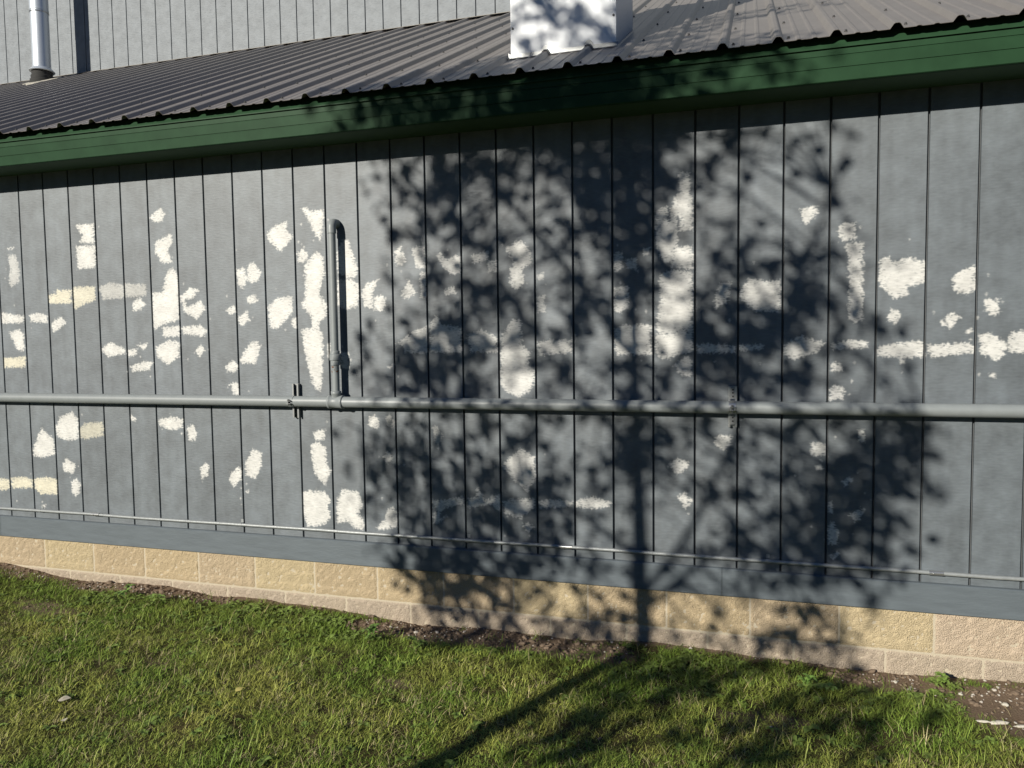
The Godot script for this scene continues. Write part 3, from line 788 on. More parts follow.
func build_pipes() -> void:
	var py := 1.263
	var pz := 0.056
	var t := thing("wall_pipe", "long grey painted horizontal pipe with a short riser elbowed into the wall", "pipe", Vector3(0, py, pz))
	var rx := -2.2104
	var tx0 := rx - 0.047
	var tx1 := rx + 0.047
	var st := st_new(false)
	tube(st, [Vector3(-9.4, 0, 0), Vector3(-5, 0, 0), Vector3(tx0 + 0.005, 0, 0)], [0.0305, 0.0305, 0.0305], 32)
	obj("pipe_run", done(st), M.pipe, t)
	st = st_new(false)
	tube(st, [Vector3(tx1 - 0.005, 0, 0), Vector3(0, 0, 0), Vector3(3.3, 0.002, 0)], [0.0305, 0.0305, 0.0305], 32)
	obj("pipe_run", done(st), M.pipe, t)
	st = st_new(false)
	tube(st, [Vector3(tx0, 0, 0), Vector3(tx0 + 0.002, 0, 0), Vector3(tx0 + 0.013, 0, 0), Vector3(tx0 + 0.016, 0, 0), Vector3(tx1 - 0.016, 0, 0), Vector3(tx1 - 0.013, 0, 0), Vector3(tx1 - 0.002, 0, 0), Vector3(tx1, 0, 0)], [0.0315, 0.0375, 0.0375, 0.0345, 0.0345, 0.0375, 0.0375, 0.0315], 32)
	tube(st, [Vector3(rx, 0.02, 0), Vector3(rx, 0.040, 0), Vector3(rx, 0.042, 0), Vector3(rx, 0.060, 0), Vector3(rx, 0.062, 0)], [0.026, 0.026, 0.0285, 0.0285, 0.022], 24)
	obj("tee", done(st), M.pipe, t)
	st = st_new(false)
	var top := 2.262 - py
	tube(st, [Vector3(rx, 0.055, 0), Vector3(rx, 0.5, 0), Vector3(rx, top - 0.03, 0)], [0.0205, 0.0205, 0.0205], 24)
	obj("riser", done(st), M.pipe, t)
	st = st_new(false)
	var arc := [Vector3(rx, top - 0.06, 0), Vector3(rx, top - 0.035, 0)]
	var rad := [0.0245, 0.0245]
	for k in 9:
		var a := PI / 2 * k / 8.0
		arc.append(Vector3(rx, top - 0.028 + 0.028 * sin(a), -0.028 * (1.0 - cos(a))))
		rad.append(0.0235)
	arc.append_array([Vector3(rx, top, -0.040), Vector3(rx, top, -0.0575)])
	rad.append_array([0.0245, 0.0245])
	tube(st, arc, rad, 24)
	obj("elbow", done(st), M.pipe, t)
	# union nut, its thread rusted
	st = st_new()
	lathe(st, Vector3(rx, 0.205, 0), [0.0205, 0.0, 0.027, 0.002, 0.027, 0.028, 0.032, 0.030, 0.032, 0.062, 0.027, 0.064, 0.026, 0.082, 0.0205, 0.084], 8)
	obj("union", done(st), M.pipe, t)
	st = st_new(false)
	var rn := FastNoiseLite.new()
	rn.frequency = 30.0
	# scabs of rust that stand off the pipe in places
	var scab := func(i, j):
		var a: float = TAU * i / 26.0
		var y: float = 0.150 + 0.0035 * j
		var r: float = 0.0196 + 0.0052 * rn.get_noise_3d(cos(a) * 0.03, y * 1.3, sin(a) * 0.03) * (1.0 if j > 0 and j < 15 else 0.0)
		return Vector3(rx + cos(a) * r, y, sin(a) * r)
	for j in 15:
		for i in 26:
			quad(st, scab.call(i + 1, j), scab.call(i, j), scab.call(i, j + 1), scab.call(i + 1, j + 1))
	obj("rusted_thread", done(st), M.rust, t).set_meta("label", "rust-brown thread on the riser below its union")
	# channel brackets with pipe clamps
	var k := 0
	for bx in [-2.4942, -0.0678]:
		var lab: String = ["slotted steel channel bracket left of the riser", "slotted steel channel bracket in tree shadow on the right of the pipe"][k]
		var len0: float = [0.098, 0.098][k]
		var o := thing("pipe_bracket", lab, "bracket", Vector3(bx, py, 0.0), "brackets under the long grey pipe")
		st = st_new()
		var w := 0.0205
		var d := 0.0250
		box(st, Vector3(-w, -len0, 0.0005), Vector3(w, len0, 0.003))
		box(st, Vector3(-w, -len0, 0.0032), Vector3(-w + 0.0025, len0, d))
		box(st, Vector3(w - 0.0025, -len0, 0.0032), Vector3(w, len0, d))
		box(st, Vector3(-w + 0.0027, -len0, d - 0.0025), Vector3(-w + 0.010, len0, d))
		box(st, Vector3(w - 0.010, -len0, d - 0.0025), Vector3(w - 0.0027, len0, d))
		obj("channel", done(st), M.strut if k == 0 else M.zinc, o)
		if k == 1:
			st = st_new()
			box(st, Vector3(-0.0100, -len0 + 0.012, d - 0.0022), Vector3(0.0100, -0.038, d - 0.0008))
			box(st, Vector3(-0.0100, 0.038, d - 0.0022), Vector3(0.0100, len0 - 0.002, d - 0.0008))
			obj("slot_plate", done(st), M.strut, o)
			for hy in [0.083, 0.068, 0.050, -0.052, -0.070]:
				st = st_new(false)
				tube(st, [Vector3(0.001, hy, d - 0.0012), Vector3(0.001, hy, d - 0.0004)], [0.0045, 0.0045], 10)
				obj("slot_hole", done(st), M.hole, o)
		# strap: a band round the pipe, ending in ears with a bolt
		st = st_new(false)
		var bw := 0.016
		var prev := Vector3.ZERO
		for s in 33:
			var a := -2.6 + 5.2 * s / 32.0
			var q := Vector3(0, 0.0325 * sin(a), pz + 0.0325 * cos(a))
			if s > 0:
				quad(st, prev + Vector3(-bw, 0, 0), prev + Vector3(bw, 0, 0), q + Vector3(bw, 0, 0), q + Vector3(-bw, 0, 0))
			prev = q
		obj("strap", done(st), M.zinc if k == 1 else M.pipe, o)
		st = st_new()
		var bz := pz + 0.033
		box(st, Vector3(-0.014, -0.012, bz - 0.003), Vector3(0.014, -0.009, bz + 0.012))
		box(st, Vector3(-0.014, 0.004, bz - 0.003), Vector3(0.014, 0.007, bz + 0.012))
		obj("clamp_ear", done(st), M.zinc if k == 1 else M.strut, o)
		st = st_new(false)
		tube(st, [Vector3(0, -0.020, bz + 0.006), Vector3(0, 0.014, bz + 0.006)], [0.004, 0.004], 10)
		tube(st, [Vector3(0, 0.008, bz + 0.006), Vector3(0, 0.013, bz + 0.006)], [0.007, 0.007], 6)
		obj("bolt", done(st), M.hole if k == 0 else M.screw, o)
		k += 1
	# thin conduit low on the wall
	var c := thing("conduit", "thin grey conduit running low along the wall above the skirt board", "conduit", Vector3(0, 0.5125, 0.017))
	st = st_new(false)
	var cp := []
	var cr := []
	var cn := FastNoiseLite.new()
	cn.frequency = 0.5
	for i in 60:
		var x := -9.4 + 12.6 * i / 59.0
		cp.append(Vector3(x, 0.007 * cn.get_noise_1d(x * 1.3), 0.003 * cn.get_noise_1d(x + 40.0)))
		cr.append(0.0092)
	tube(st, cp, cr, 14)
	obj("tube", done(st), M.conduit, c)
	for x in [-3.99, -0.9, 0.83]:
		st = st_new(false)
		var y := 0.007 * cn.get_noise_1d(x * 1.3)
		tube(st, [Vector3(x - 0.03, y, 0), Vector3(x + 0.03, y, 0)], [0.0115, 0.0115], 14)
		tube(st, [Vector3(x - 0.012, y, 0.010), Vector3(x - 0.012, y, 0.0165)], [0.0035, 0.003], 8)
		obj("coupling", done(st), M.zinc, c)
	for x in [-4.45, -2.9, -1.45, 0.10, 1.35]:
		st = st_new()
		var y := 0.007 * cn.get_noise_1d(x * 1.3)
		var prev := Vector3.ZERO
		for s in 15:
			var a := -PI / 2 + PI * s / 14.0
			var q := Vector3(x, y + 0.0108 * sin(a), 0.0108 * cos(a))
			if s > 0: quad(st, prev - Vector3(0.008, 0, 0), prev + Vector3(0.008, 0, 0), q + Vector3(0.008, 0, 0), q - Vector3(0.008, 0, 0))
			prev = q
		box(st, Vector3(x - 0.008, y + 0.0108, -0.0165), Vector3(x + 0.008, y + 0.030, -0.0145))
		obj("clip", done(st), M.conduit, c)

# ---------- the ground ----------
# bare patches: x, z, half-widths, how bare
const BARE := [
	[-4.6, 0.05, 0.5, 0.10, 0.6], [-3.80, 0.05, 0.45, 0.11, 1.0], [-3.25, 0.05, 0.4, 0.09, 0.9], [-1.70, 0.13, 0.42, 0.12, 1.0], [-1.15, 0.12, 0.40, 0.12, 0.95],
	[-0.80, 0.16, 0.28, 0.10, 0.75], [0.62, 0.10, 0.25, 0.10, 0.9], [1.10, 0.24, 0.26, 0.17, 1.0], [1.25, 0.42, 0.30, 0.10, 0.8],
	[0.06, 0.62, 0.24, 0.11, 0.45], [-3.95, 0.46, 0.25, 0.08, 0.5], [-0.55, 0.95, 0.20, 0.10, 0.25], [-1.55, 0.75, 0.10, 0.05, 0.5], [-2.75, 0.86, 0.14, 0.05, 0.4], [0.55, 0.6, 0.16, 0.06, 0.3]]

func bare_at(x: float, z: float) -> float:
	var wob := 0.05 * noise.get_noise_2d(x * 4.0, z * 4.0)
	var v := clampf(1.0 - (z + wob * 0.7) / 0.075, 0.0, 1.0) * 0.78
	for e in BARE:
		var dx: float = (x + wob - e[0]) / e[2]
		var dz: float = (z + wob - e[1]) / e[3]
		v = maxf(v, e[4] * clampf((1.35 - sqrt(dx * dx + dz * dz)) / 0.6, 0.0, 1.0))
	return v

func ground_y(x: float, z: float) -> float:
	var y := (0.085 * smoothstep(-3.7, -5.4, x) + 0.035 * smoothstep(-1.6, -3.4, x) + 0.016 * smoothstep(0.9, -0.4, x)) * smoothstep(2.5, 0.0, z)
	y += 0.018 * noise.get_noise_2d(x * 0.9, z * 0.9) + 0.012 * noise.get_noise_2d(x * 4.5, z * 4.5)
	y += 0.030 * exp(-z * 9.0) * (0.2 + noise.get_noise_2d(x * 1.4 + 30.0, 2.0)) + 0.008
	return y

func build_ground() -> void:
	var xs := [-400.0, -150.0, -60.0, -30.0, -18.0, -12.0, -9.0, -7.5]
	var x := -6.0
	while x < 2.6:
		xs.append(x); x += 0.035
	xs.append_array([3.2, 4.5, 7.0, 12.0, 20.0, 35.0, 70.0, 160.0, 400.0])
	var zs := [-400.0, -120.0, -30.0, -6.0, -0.06]
	var z := -0.02
	while z < 2.4:
		zs.append(z); z += 0.035
	zs.append_array([2.8, 3.4, 4.5, 6.0, 9.0, 14.0, 25.0, 50.0, 120.0, 400.0])
	var st := SurfaceTool.new()
	st.begin(Mesh.PRIMITIVE_TRIANGLES)
	st.set_smooth_group(0)
	for zz in zs:
		for xx in xs:
			var near: float = 1.0 if absf(xx) < 20 and zz < 20 and zz > -0.5 else 0.0
			var y: float = ground_y(xx, maxf(zz, 0.0)) * near
			var v := bare_at(xx, zz) if near > 0.0 else 0.0
			var soil := Color(0.33, 0.245, 0.175).lerp(Color(0.21, 0.15, 0.10), 0.5 + 0.5 * noise.get_noise_2d(xx * 6.0, zz * 6.0))
			var thatch := Color(0.12, 0.098, 0.045).lerp(Color(0.075, 0.075, 0.028), 0.5 + 0.5 * noise.get_noise_2d(xx * 2.0 + 5.0, zz * 2.0))
			if near == 0.0 or zz > 6.0: thatch = Color(0.07, 0.085, 0.03)
			st.set_color(thatch.lerp(soil, smoothstep(0.25, 0.6, v)))
			st.add_vertex(Vector3(xx, y, zz))
	var w := xs.size()
	for j in zs.size() - 1:
		for i in w - 1:
			var a := j * w + i
			for k in [a, a + 1, a + w, a + 1, a + w + 1, a + w]:
				st.add_index(k)
	st.generate_normals()
	var o := obj("ground", st.commit(), M.ground)
	o.set_meta("kind", "structure")
	tag(o, "bare brown soil under the lawn, showing along the block footing", "ground")

func tuft(sd: int, blades: int, len0: float, len1: float, spread: float, flat: float) -> ArrayMesh:
	var r := RandomNumberGenerator.new()
	r.seed = sd
	var st := SurfaceTool.new()
	st.begin(Mesh.PRIMITIVE_TRIANGLES)
	for b in blades:
		var yaw := r.randf() * TAU
		var dir := Vector3(cos(yaw), 0, sin(yaw))
		var side := Vector3(-dir.z, 0, dir.x)
		var base := Vector3(r.randfn(0, spread), -0.006, r.randfn(0, spread))
		var len := r.randf_range(len0, len1)
		var wid := r.randf_range(0.0009, 0.0018)
		var lean := r.randf_range(0.25, 1.0) * flat
		var tone := r.randf_range(0.65, 1.25)
		var c := Color(tone, tone, tone * r.randf_range(0.8, 1.1))
		if r.randf() < 0.10: c = Color(1.9, 1.5, 1.9) * r.randf_range(0.6, 1.1)   # straw
		var p := base
		var ang := lean * 0.35
		var prev := [p - side * wid, p + side * wid]
		for s in 3:
			ang += lean * 0.55
			p += (Vector3.UP * cos(ang) + dir * sin(ang)) * len / 3.0
			var w2: float = wid * [0.95, 0.7, 0.0][s]
			var twist := side.rotated(Vector3.UP, r.randf_range(-0.5, 0.5))
			var nxt := [p - twist * w2, p + twist * w2]
			var n := (Vector3.UP * 0.6 - dir * cos(ang) + Vector3.UP * sin(ang)).normalized()
			for q in ([prev[0], prev[1], nxt[1], prev[0], nxt[1], nxt[0]] if s < 2 else [prev[0], prev[1], p]):
				st.set_color(c)
				st.add_vertex(q)
			prev = nxt
	st.generate_normals()
	return st.commit()

func weed_mesh(sd: int, leaves: int, size: float) -> ArrayMesh:
	var r := RandomNumberGenerator.new()
	r.seed = sd
	var st := SurfaceTool.new()
	st.begin(Mesh.PRIMITIVE_TRIANGLES)
	for b in leaves:
		var yaw := TAU * b / leaves + r.randf_range(-0.4, 0.4)
		var dir := Vector3(cos(yaw), 0, sin(yaw))
		var side := Vector3(-dir.z, 0, dir.x)
		var len := size * r.randf_range(0.6, 1.1)
		var wid := len * r.randf_range(0.22, 0.34)
		var rise := r.randf_range(0.25, 0.9)
		var tone := r.randf_range(0.75, 1.25)
		var pts := []
		for s in 6:
			var t := s / 5.0
			var mid := dir * len * t + Vector3.UP * (len * (rise * t - 0.55 * t * t) + 0.004)
			var w: float = wid * [0.12, 0.55, 1.0, 0.95, 0.55, 0.0][s]
			pts.append([mid - side * w + Vector3.UP * w * 0.35, mid, mid + side * w + Vector3.UP * w * 0.35])
		for s in 5:
			for h in 2:
				for q in [pts[s][h], pts[s][h + 1], pts[s + 1][h + 1], pts[s][h], pts[s + 1][h + 1], pts[s + 1][h]]:
					st.set_color(Color(tone, tone, tone))
					st.add_vertex(q)
	st.generate_normals()
	return st.commit()

func scatter(called: String, mesh: Mesh, m: Material, spots: Array, parent: Node = self) -> MultiMeshInstance3D:
	var mm := MultiMesh.new()
	mm.transform_format = MultiMesh.TRANSFORM_3D
	mm.use_colors = true
	mm.mesh = mesh
	mm.instance_count = spots.size()
	for i in spots.size():
		mm.set_instance_transform(i, spots[i][0])
		mm.set_instance_color(i, spots[i][1])
	var o := MultiMeshInstance3D.new()
	o.name = called
	o.multimesh = mm
	o.material_override = m
	parent.add_child(o, true)
	return o

func grass_color(x: float, z: float) -> Color:
	var a := Color(0.185, 0.285, 0.045)
	var b := Color(0.38, 0.395, 0.095)
	var c := Color(0.48, 0.42, 0.22)
	var t := clampf(0.5 + 1.1 * noise.get_noise_2d(x * 2.2 + 11.0, z * 2.2) + rng.randfn(0, 0.22), 0.0, 1.0)
	t *= smoothstep(0.05, 0.75, z) * 0.75 + 0.25
	var k := a.lerp(b, t)
	if rng.randf() < 0.07 * smoothstep(0.2, 0.8, z): k = c
	return k * rng.randf_range(0.75, 1.25)

func build_lawn() -> void:
	rng.seed = 77
	var lawn := Node3D.new()
	lawn.name = "grass"
	add_child(lawn)
	tag(lawn, "green and straw mixed lawn grass in front of the wall", "grass")
	lawn.set_meta("kind", "stuff")
	var kinds := [tuft(1, 20, 0.02, 0.05, 0.022, 1.2), tuft(2, 22, 0.02, 0.055, 0.024, 1.35), tuft(3, 18, 0.025, 0.06, 0.022, 1.6), tuft(4, 22, 0.015, 0.045, 0.026, 1.2), tuft(5, 17, 0.025, 0.065, 0.020, 1.3), tuft(6, 20, 0.025, 0.06, 0.028, 1.6)]
	var spots := [[], [], [], [], [], []]
	var place := func(count, x0, x1, z0, z1):
		for i in count:
			var x: float = rng.randf_range(x0, x1)
			var z: float = rng.randf_range(z0, z1)
			var v := bare_at(x, z)
			if rng.randf() < v * 1.05: continue
			# thin spots between clumps let the thatch show
			if noise.get_noise_2d(x * 9.0, z * 9.0) < -0.22 and rng.randf() < 0.6: continue
			var s := rng.randf_range(0.6, 1.3) * (1.0 - 0.35 * v) * (0.85 + 0.35 * noise.get_noise_2d(x * 3.0 + 70.0, z * 3.0))
			var bs := Basis(Vector3.UP, rng.randf() * TAU).scaled(Vector3(s, s * rng.randf_range(0.6, 1.05), s))
			bs = Basis(Vector3(rng.randfn(0, 1), 0, rng.randfn(0, 1)).normalized(), rng.randfn(0, 0.18)) * bs
			spots[rng.randi() % 6].append([Transform3D(bs, Vector3(x, ground_y(x, z), z)), grass_color(x, z)])
	place.call(36000, -5.3, 2.0, 0.03, 2.3)
	place.call(9000, -7.5, -5.3, 0.03, 2.3)
	place.call(5000, 2.0, 3.6, 0.03, 2.3)
	place.call(14000, -7.5, 3.6, 2.3, 5.5)
	# longer stray blades and flattened straw between the tufts
	var stray := [tuft(21, 7, 0.06, 0.12, 0.03, 1.3), tuft(22, 9, 0.05, 0.11, 0.05, 1.9)]
	for q in 2:
		var sp := []
		for i in 1900:
			var x := rng.randf_range(-5.3, 2.0)
			var z := rng.randf_range(0.05, 2.3)
			if rng.randf() < bare_at(x, z) * 0.9: continue
			if noise.get_noise_2d(x * 1.7 + 40.0 * q, z * 1.7) < -0.05: continue
			var bs := Basis(Vector3.UP, rng.randf() * TAU).scaled(Vector3.ONE * rng.randf_range(0.6, 1.0))
			sp.append([Transform3D(bs, Vector3(x, ground_y(x, z), z)), grass_color(x, z) if q == 0 else Color(0.42, 0.36, 0.19) * rng.randf_range(0.6, 1.1)])
		scatter("stray_blades" if q == 0 else "straw", stray[q], M.grass, sp, lawn)
	for i in 6: scatter("grass_tuft", kinds[i], M.grass, spots[i], lawn)
	# clover and plantain, thickest a hand's breadth from the wall
	var weeds := Node3D.new()
	weeds.name = "ground_cover"
	add_child(weeds)
	tag(weeds, "low broad-leaved ground cover mixed into the grass near the footing", "weeds")
	weeds.set_meta("kind", "stuff")
	var ws := [[], [], []]
	for i in 1500:
		var x := rng.randf_range(-5.3, 1.9)
		var z := 0.08 + absf(rng.randfn(0, 0.17)) if i < 1000 else rng.randf_range(0.1, 2.0)
		if rng.randf() < bare_at(x, z) * 1.1: continue
		if noise.get_noise_2d(x * 1.6 + 3.0, 0.5) < -0.12 and i < 1000: continue
		var s := rng.randf_range(0.5, 1.15)
		var bs := Basis(Vector3.UP, rng.randf() * TAU).scaled(Vector3.ONE * s)
		ws[rng.randi() % 3].append([Transform3D(bs, Vector3(x, ground_y(x, z) + 0.003, z)), Color(0.19, 0.27, 0.06) * rng.randf_range(0.7, 1.25)])
	for i in 3: scatter("rosette", weed_mesh(50 + i, [6, 8, 10][i], [0.042, 0.036, 0.03][i]), M.grass, ws[i], weeds)
	# a few leafy plants that stand clear of the grass
	var pl := [
		[-3.62, 0.22, 1.5, "leftmost leafy weed clump, in the grass in front of the footing"],
		[-3.30, 0.26, 1.25, "leafy weed clump just right of the leftmost one, by the footing"],
		[-1.92, 0.30, 1.45, "leafy weed clump at the left rim of the pebbly bare patch"],
		[-1.62, 0.33, 1.3, "leafy weed clump in the grass in front of the pebbly bare patch"],
		[0.30, 0.26, 1.5, "leafy weed clump under the right edge of the tree shadow"],
		[0.86, 0.13, 1.3, "small leafy weed against the footing near the right corner"]]
	var k := 0
	for p in pl:
		var t := thing("weed_plant", p[3], "weed", Vector3(p[0], ground_y(p[0], p[1]), p[1]), "leafy weeds by the footing")
		for q in 5:
			var m := mat(lin(0.17 + 0.02 * (k % 2), 0.25 + 0.012 * q, 0.06), 0.5)
			m.backlight = Color(0.2, 0.25, 0.1)
			var o := obj("leaf_rosette", weed_mesh(80 + k * 5 + q, 11, 0.027 * p[2]), m, t, Vector3(rng.randf_range(-0.06, 0.06), 0.004 + 0.014 * q, rng.randf_range(-0.05, 0.05)))
			o.rotation.y = rng.randf() * TAU
		k += 1

func pebble(sd: int) -> ArrayMesh:
	var st := st_new(false)
	var r := RandomNumberGenerator.new()
	r.seed = sd
	var rings := []
	var n := FastNoiseLite.new()
	n.seed = sd; n.frequency = 0.9
	for j in 6:
		var th := PI * j / 5.0
		var ring := []
		for i in 8:
			var ph := TAU * i / 8.0
			var d := Vector3(sin(th) * cos(ph), cos(th), sin(th) * sin(ph))
			ring.append(d * (1.0 + 0.55 * n.get_noise_3dv(d * 1.4)) * Vector3(1.0, 0.5, 0.72))
		rings.append(ring)
	for j in 5:
		for i in 8:
			var i2 := (i + 1) % 8
			quad(st, rings[j + 1][i2], rings[j + 1][i], rings[j][i], rings[j][i2])
	return done(st)

func leaf_mesh(curl: float) -> ArrayMesh:
	var st := st_new(false)
	var pts := []
	for s in 7:
		var t := s / 6.0
		var w: float = [0.02, 0.24, 0.36, 0.36, 0.28, 0.14, 0.0][s]
		var y := curl * sin(PI * t) * 0.4
		pts.append([Vector3(t - 0.5, y + w * curl * 0.8, -w), Vector3(t - 0.5, y, 0), Vector3(t - 0.5, y + w * curl * 0.8, w)])
	for s in 6:
		for h in 2:
			quad(st, pts[s][h], pts[s][h + 1], pts[s + 1][h + 1], pts[s + 1][h])
	return done(st)

func build_litter() -> void:
	rng.seed = 303
	var shapes := []
	for i in 5: shapes.append(pebble(400 + i))
	# loose grit, clods and paint chips too many to count
	var grit := Node3D.new()
	grit.name = "gravel"
	add_child(grit)
	tag(grit, "fine pale grit and dark crumbs of soil along the wall base", "gravel")
	grit.set_meta("kind", "stuff")
	var pale := [[], [], [], [], []]
	var dark := [[], [], [], [], []]
	for i in 5200:
		var x := rng.randf_range(-5.3, 2.0)
		var z := absf(rng.randfn(0.05, 0.14)) + 0.012
		if i > 3400:
			z = rng.randf_range(0.02, 1.0)
		var v := bare_at(x, z)
		if rng.randf() > v: continue
		var light := rng.randf() < 0.25 * (0.4 + smoothstep(0.4, 1.1, x) + 0.7 * smoothstep(0.5, 0.0, absf(x + 1.6)) + 0.6 * smoothstep(-3.3, -3.9, x))
		var s := rng.randf_range(0.003, 0.008) * (1.5 if rng.randf() < 0.1 else 1.0)
		if not light: s *= 1.25 if rng.randf() < 0.8 else 2.2
		var bs := Basis.from_euler(Vector3(rng.randfn(0, 0.3), rng.randf() * TAU, rng.randfn(0, 0.3))).scaled(Vector3(s, s, s))
		var row := [Transform3D(bs, Vector3(x, ground_y(x, z) + s * 0.2, z)), Color.WHITE]
		(pale if light else dark)[rng.randi() % 5].append(row)
	for i in 5:
		scatter("pale_grit", shapes[i], M.stone, pale[i], grit)
		scatter("soil_crumb", shapes[i], M.clod, dark[i], grit)
	# the larger pale chips, one by one
	var big := [[1.06, 0.225, 0.021, "largest pale chip on the bare soil in the right corner"], [0.905, 0.165, 0.013, "small pale chip on bare soil beside the right-hand grass tuft"], [0.70, 0.17, 0.014, "pale chip on the bare strip below the yellowest footing block"], [0.655, 0.10, 0.015, "slanted white chip close to the footing under the shadow's right edge"],
		[0.93, 0.40, 0.020, "cream wood chip at the left end of the row of chips"], [0.985, 0.405, 0.030, "long cream wood chip in the row at lower right"], [1.07, 0.40, 0.022, "cream wood chip in the middle of the row at lower right"], [1.15, 0.41, 0.018, "cream wood chip near the right border in the row of chips"],
		[-1.72, 0.125, 0.020, "largest pebble on the bare patch left of the tree shadow"], [-1.60, 0.115, 0.015, "pebble next to the largest one on the bare patch"], [-1.80, 0.17, 0.013, "small pebble at the grass edge of the bare patch"],
		[-3.70, 0.06, 0.019, "pale stone on the dark soil strip at left"], [-3.60, 0.075, 0.016, "pale stone beside another on the dark soil strip at left"]]
	var kk := 0
	for p in big:
		var st: Mesh = shapes[kk % 5]
		var o := obj(numbered("stone" if kk < 4 or kk > 7 else "wood_chip"), st, M.stone if kk > 7 else M.chip)
		o.position = Vector3(p[0], ground_y(p[0], p[1]) + p[2] * 0.22, p[1])
		o.rotation = Vector3(0.1, rng.randf() * TAU, 0.1)
		if kk >= 4 and kk <= 7:
			o.rotation.y = rng.randf_range(-0.25, 0.25)
			o.scale = Vector3(p[2] * 1.3, p[2] * 0.5, p[2] * 0.55)
		else:
			o.scale = Vector3.ONE * p[2] * 0.85
		tag(o, p[3], "stone" if kk < 4 or kk > 7 else "wood chip", "pale chips and stones on the soil")
		kk += 1
	var lv := [[-2.88, 1.31, 0.055, 0.5, "long pale dry leaf lying on the grass at lower left"], [-2.73, 1.45, 0.036, -0.7, "smaller pale dry leaf nearest the lower left corner"], [-2.18, 1.03, 0.040, 1.2, "yellow leaf lying on the grass left of centre"]]
	var j := 0
	for p in lv:
		var o := obj(numbered("fallen_leaf"), leaf_mesh(0.12), M.yellow_leaf if j == 2 else M.dry_leaf)
		o.position = Vector3(p[0], ground_y(p[0], p[1]) + 0.026, p[1])
		o.rotation = Vector3(0.15, p[3], 0.1)
		o.scale = Vector3.ONE * p[2]
		tag(o, p[4], "leaf", "fallen leaves on the lawn")
		j += 1

# ---------- the tree that stands behind the viewer ----------
func sunward(x: float, y: float, s: float) -> Vector3:
	return Vector3(x, y, 0) + SUN * s

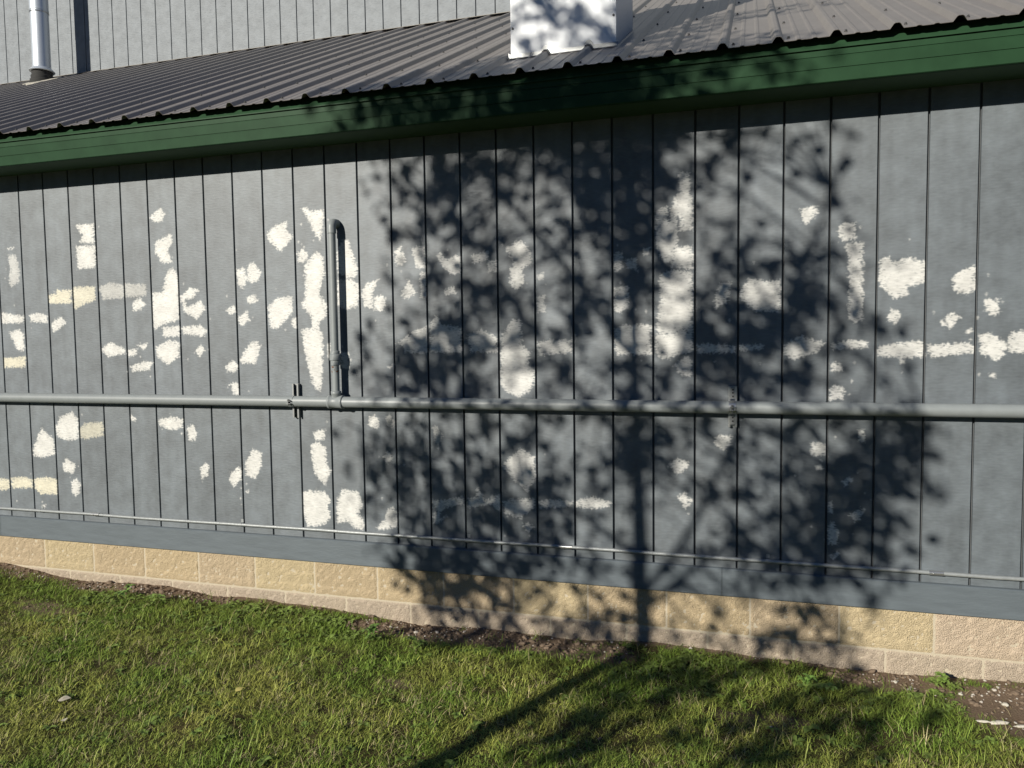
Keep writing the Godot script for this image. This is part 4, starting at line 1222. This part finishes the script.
func build_tree() -> void:
	rng.seed = 909
	var s0 := 6.3
	var foot := sunward(-0.50, 0.0, s0)
	var base := Vector3(foot.x, ground_y(foot.x, foot.z), foot.z)
	var t := thing("shade_tree", "young leafy tree whose shadow falls across the wall", "tree", base)
	var limbs := [
		[0.045, 0.0, [-0.50, 0.0, -0.51, 0.26, -0.52, 0.57, -0.53, 0.93, -0.54, 1.29, -0.55, 1.79, -0.57, 2.24, -0.60, 2.68, -0.71, 3.18]],
		[0.019, 0.7, [-0.53, 0.97, -0.77, 1.28, -0.95, 1.47, -1.25, 1.92, -1.58, 2.41]],
		[0.018, -0.7, [-0.50, 0.26, -0.26, 0.65, -0.08, 1.06, 0.19, 1.77, 0.38, 2.27]],
		[0.018, 0.6, [-0.53, 1.09, -0.42, 1.34, -0.22, 1.73, -0.04, 2.21, 0.05, 2.72]],
		[0.018, -0.6, [-0.52, 0.47, -0.78, 0.66, -1.16, 0.85, -1.61, 0.89, -2.10, 1.10]],
		[0.018, 0.5, [-0.50, 0.21, 0.06, 0.71, 0.51, 0.88, 0.80, 1.17]],
		[0.022, -0.5, [-0.54, 1.49, -0.93, 2.01, -1.35, 2.50, -1.69, 2.89]]]
	var nodes := []
	for li in limbs.size():
		var l: Array = limbs[li]
		var pts := []
		var rad := []
		var v: Array = l[2]
		var n: int = v.size() / 2
		if li == 0:
			pts.append(base - Vector3(0, 0.05, 0)); rad.append(0.078)
			pts.append(base + Vector3(0.004, 0.12, 0)); rad.append(0.052)
			pts.append(base + Vector3(-0.01, 0.9, 0.01)); rad.append(0.048)
		for i in n:
			var u: float = float(i) / (n - 1)
			var p := sunward(v[2 * i], v[2 * i + 1], s0 + l[1] * u)
			if li == 0 and i == 0: p = sunward(v[0], v[1], s0)
			pts.append(p)
			rad.append(lerpf(l[0], 0.006, pow(u, 1.3)))
			if i > 0 or li > 0: nodes.append(p)
		# the limb as sampled curve so that twigs can leave it anywhere
		for i in range(1, pts.size()):
			for q in 6:
				if li > 0 or i > 3: nodes.append(pts[i - 1].lerp(pts[i], q / 6.0))
		var st := st_new(false)
		var rel := []
		for p in pts: rel.append(p - base)
		tube(st, rel, rad, 12)
		obj("trunk" if li == 0 else "limb", done(st), M.bark, t)
	# leaves, spread through the crown; a leaf is about 7 cm long
	var st := SurfaceTool.new()
	st.begin(Mesh.PRIMITIVE_TRIANGLES)
	var tw := st_new(false)
	var cell := 0.12
	var count := 0
	for j in CROWN.size():
		var row: String = CROWN[j]
		for i in row.length():
			var c := clampf(0.5 + (( row.unicode_at(i) - 48) / 9.4 - 0.46) * 1.85, 0.0, 0.97)
			if c <= 0.02: continue
			var want := -log(1.0 - c) * cell * cell / 0.00118 * 1.1
			var nl := int(want) + (1 if rng.randf() < want - int(want) else 0)
			# leaves hang in sprays: a few sprays per cell, so that gaps stay open
			var sprays := []
			for k in maxi(1, int(nl / 3.0)):
				sprays.append(Vector3(rng.randf_range(-0.07, 0.07), rng.randf_range(-0.07, 0.07), clampf(rng.randfn(0, 0.75), -1.6, 1.6)))
			for k in nl:
				var sp: Vector3 = sprays[rng.randi() % sprays.size()]
				var x := -2.6 + cell * i + sp.x + rng.randfn(0, 0.035)
				var y := 2.31 - cell * j + 1.62 + sp.y + rng.randfn(0, 0.035)
				var p := sunward(x, y, s0 + sp.z + rng.randfn(0, 0.05))
				var fwd := Vector3(rng.randfn(0, 1), rng.randfn(-0.7, 0.7), rng.randfn(0, 1)).normalized()
				var nrm := fwd.cross(Vector3(rng.randfn(0, 1), rng.randfn(0, 1), rng.randfn(0, 1))).normalized()
				var side := fwd.cross(nrm)
				var len := rng.randf_range(0.035, 0.078)
				var wid := len * rng.randf_range(0.38, 0.46)
				var q := p - base
				var rim := [q, q + fwd * len * 0.3 + side * wid, q + fwd * len * 0.65 + side * wid * 0.8, q + fwd * len, q + fwd * len * 0.65 - side * wid * 0.8, q + fwd * len * 0.3 - side * wid]
				for f in 4:
					for w in [rim[0], rim[f + 1], rim[f + 2]]: st.add_vertex(w)
				count += 1
				if k % 4 == 0:
					var best := Vector3.ZERO
					var bd := 1e9
					for nd in nodes:
						var dd: float = nd.distance_squared_to(p)
						if dd < bd:
							bd = dd; best = nd
					if bd < 0.5 and rng.randf() < 0.55:
						var b0 := best - base
						var midp := b0.lerp(q, 0.5) + Vector3(0, 0.05, 0)
						tube(tw, [b0, midp, q], [0.007, 0.0045, 0.002], 5, false)
	st.generate_normals()
	obj("crown", st.commit(), M.leaf, t)
	obj("twigs", done(tw), M.bark, t).set_meta("kind", "stuff")
	print("leaves ", count)

func _ready() -> void:
	# camera
	var cam := Camera3D.new()
	cam.name = "camera"
	cam.position = Vector3(0, 1.62, 3.8848)
	cam.rotation = Vector3(-0.0624, 0.2979, -0.0133)
	cam.fov = rad_to_deg(2.0 * atan(384.0 / 768.355))
	cam.far = 2000.0
	cam.near = 0.05
	add_child(cam)
	cam.current = true
	# sky and exposure
	var sky_mat := ProceduralSkyMaterial.new()
	sky_mat.sky_top_color = lin(0.014, 0.050, 0.145)
	sky_mat.sky_horizon_color = lin(0.055, 0.115, 0.195)
	sky_mat.sky_curve = 0.12
	sky_mat.ground_bottom_color = lin(0.03, 0.035, 0.03)
	sky_mat.ground_horizon_color = lin(0.06, 0.07, 0.06)
	sky_mat.sun_angle_max = 20.0
	sky_mat.energy_multiplier = 1.0
	var sky := Sky.new()
	sky.sky_material = sky_mat
	var env := Environment.new()
	env.background_mode = Environment.BG_SKY
	env.sky = sky
	env.tonemap_mode = Environment.TONE_MAPPER_LINEAR
	env.tonemap_exposure = 1.2
	env.sdfgi_enabled = true
	env.ssao_enabled = true
	env.ssil_enabled = true
	var we := WorldEnvironment.new()
	we.name = "world_environment"
	we.environment = env
	add_child(we)
	# low afternoon sun from behind and left
	var sun := DirectionalLight3D.new()
	sun.name = "sun"
	sun.light_color = Color(1.0, 0.975, 0.925)
	sun.light_energy = 1.5
	sun.light_angular_distance = 0.5
	sun.shadow_enabled = true
	add_child(sun)
	sun.look_at_from_position(SUN * 20.0, Vector3.ZERO)

	noise.seed = 3
	noise.noise_type = FastNoiseLite.TYPE_SIMPLEX_SMOOTH
	noise.frequency = 0.6
	noise.fractal_octaves = 3
	make_materials()
	build_building()
	build_ground()
	build_roof_fittings()
	build_pipes()
	build_lawn()
	build_litter()
	build_tree()
